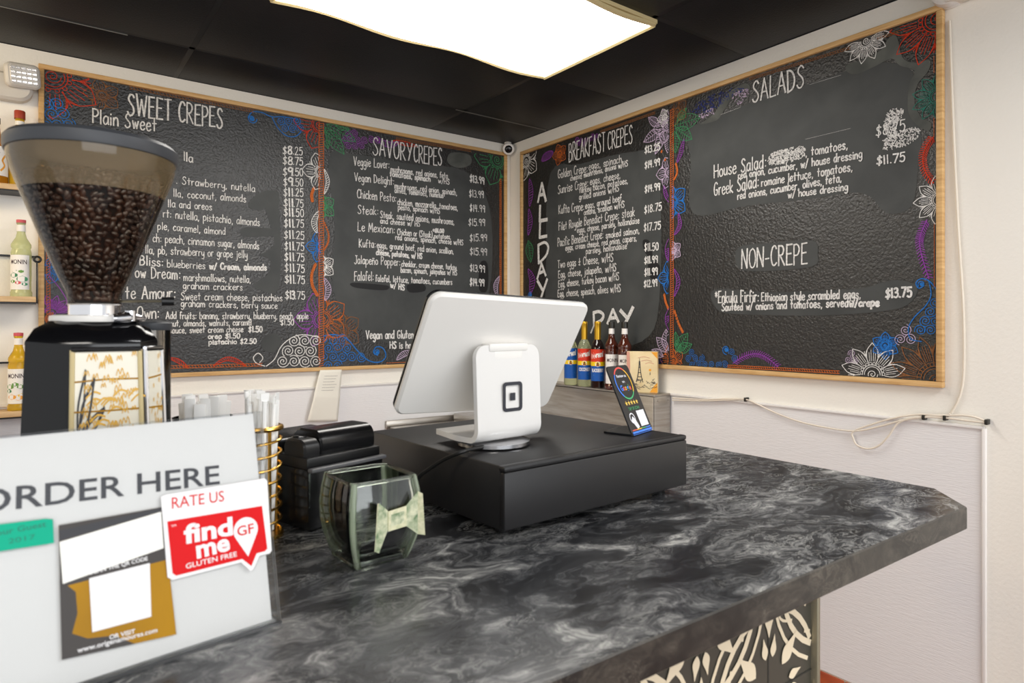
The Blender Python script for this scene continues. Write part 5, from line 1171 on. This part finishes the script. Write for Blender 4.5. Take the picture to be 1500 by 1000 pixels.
def wp(pts, n=6): return smooth([on_x(u, v, -.0205) for u, v in pts], n)
tag(MB().tube(wp([(985, 583), (1030, 585), (1062, 584), (1092, 585), (1110, 592), (1135, 604), (1170, 617), (1210, 626), (1252, 631), (1290, 624), (1330, 613), (1355, 610), (1400, 608), (1425, 610), (1445, 617)]), .0032, 'cord_white', 8).build('white_cord'), 'long white cord sagging along the right wall above the counter', 'cord')
tag(MB().tube(wp([(985, 586), (1030, 587), (1062, 586), (1092, 584), (1118, 590), (1160, 607)][:4]), .003, 'cord_white', 8).build('white_cord'), 'short white cord running beside the long one from the steel ledge to the first clip', 'cord')
tag(MB().tube(wp([(1444, 619), (1410, 615), (1386, 612), (1352, 611), (1318, 618), (1302, 638), (1288, 652), (1272, 657), (1256, 652), (1250, 642), (1250, 632), (1275, 622), (1310, 612), (1345, 607), (1380, 608), (1392, 606)]), .0032, 'cord_white', 8).build('white_cord'), 'white cord hanging in a loop on the right wall near the clipped counter corner', 'cord')
tag(MB().tube(smooth([on_x(u, v, -.0062) for u, v in [(1391, 30), (1394, 120), (1398, 220), (1404, 340), (1411, 450), (1412, 540), (1406, 580), (1393, 605)]], 6), .0038, 'cord_white', 8).build('white_cord'), 'white cord running down the right wall from the ceiling beside the chalkboard', 'cord')
for (u, v), lb in (((1092, 585), 'small black cord clip nearest the steel ledge'), ((1353, 611), 'small black cord clip below the salads board right corner'), ((1384, 612), 'small brown cord clip between the two black ones at the right'), ((1445, 618), 'small black cord clip at the far right end of the cords')):
    p = on_x(u, v, -.02); tag(MB().box((-.0135, p.y, p.z), (.027, .009, .017), 'cap_black' if 'black' in lb else 'label_brown', .002).build('cord_clip'), lb, 'clip')
# note under the left board
def note(a, b):                                     # a across, b down
    L0, R0, L1, R1 = (-1.243, 1.214), (-1.125, 1.212), (-1.318, .952), (-1.150, .94)
    lx, lz = L0[0] + (L1[0] - L0[0]) * b ** .85, L0[1] + (L1[1] - L0[1]) * b; rx, rz_ = R0[0] + (R1[0] - R0[0]) * b, R0[1] + (R1[1] - R0[1]) * b
    return (lx + (rx - lx) * a, -.0285 - .012 * sin(pi * b) * (1 - a) - .014 * (1 - a) * b - .004 * (b > .48) * (1 - abs(b - .5)), lz + (rz_ - lz) * a)
vs = []; fs = []
for j in range(19):
    for i in range(11): vs.append(note(i / 10, j / 18))
for j in range(18):
    for i in range(10): a = j * 11 + i; fs.append((a, a + 11, a + 12, a + 1))
m = MB().add(vs, fs, 'note_paper')
o = m.build('paper_note'); tag(o, 'curling off-white paper note hanging below the middle of the left chalkboard', 'note')
md = o.modifiers.new('thickness', 'SOLIDIFY'); md.thickness = .0006
m = MB()
for k in range(6): m.ribbon([(.25, .12 + .055 * k), (.5, .122 + .055 * k), (.82 - .05 * (k % 3), .12 + .055 * k)], .008, 'pencil', lambda a, b: tuple(x + d for x, d in zip(note(a, b), (0, -.0012, 0))))
m.build('faint_writing', o, 'faint grey handwritten lines')
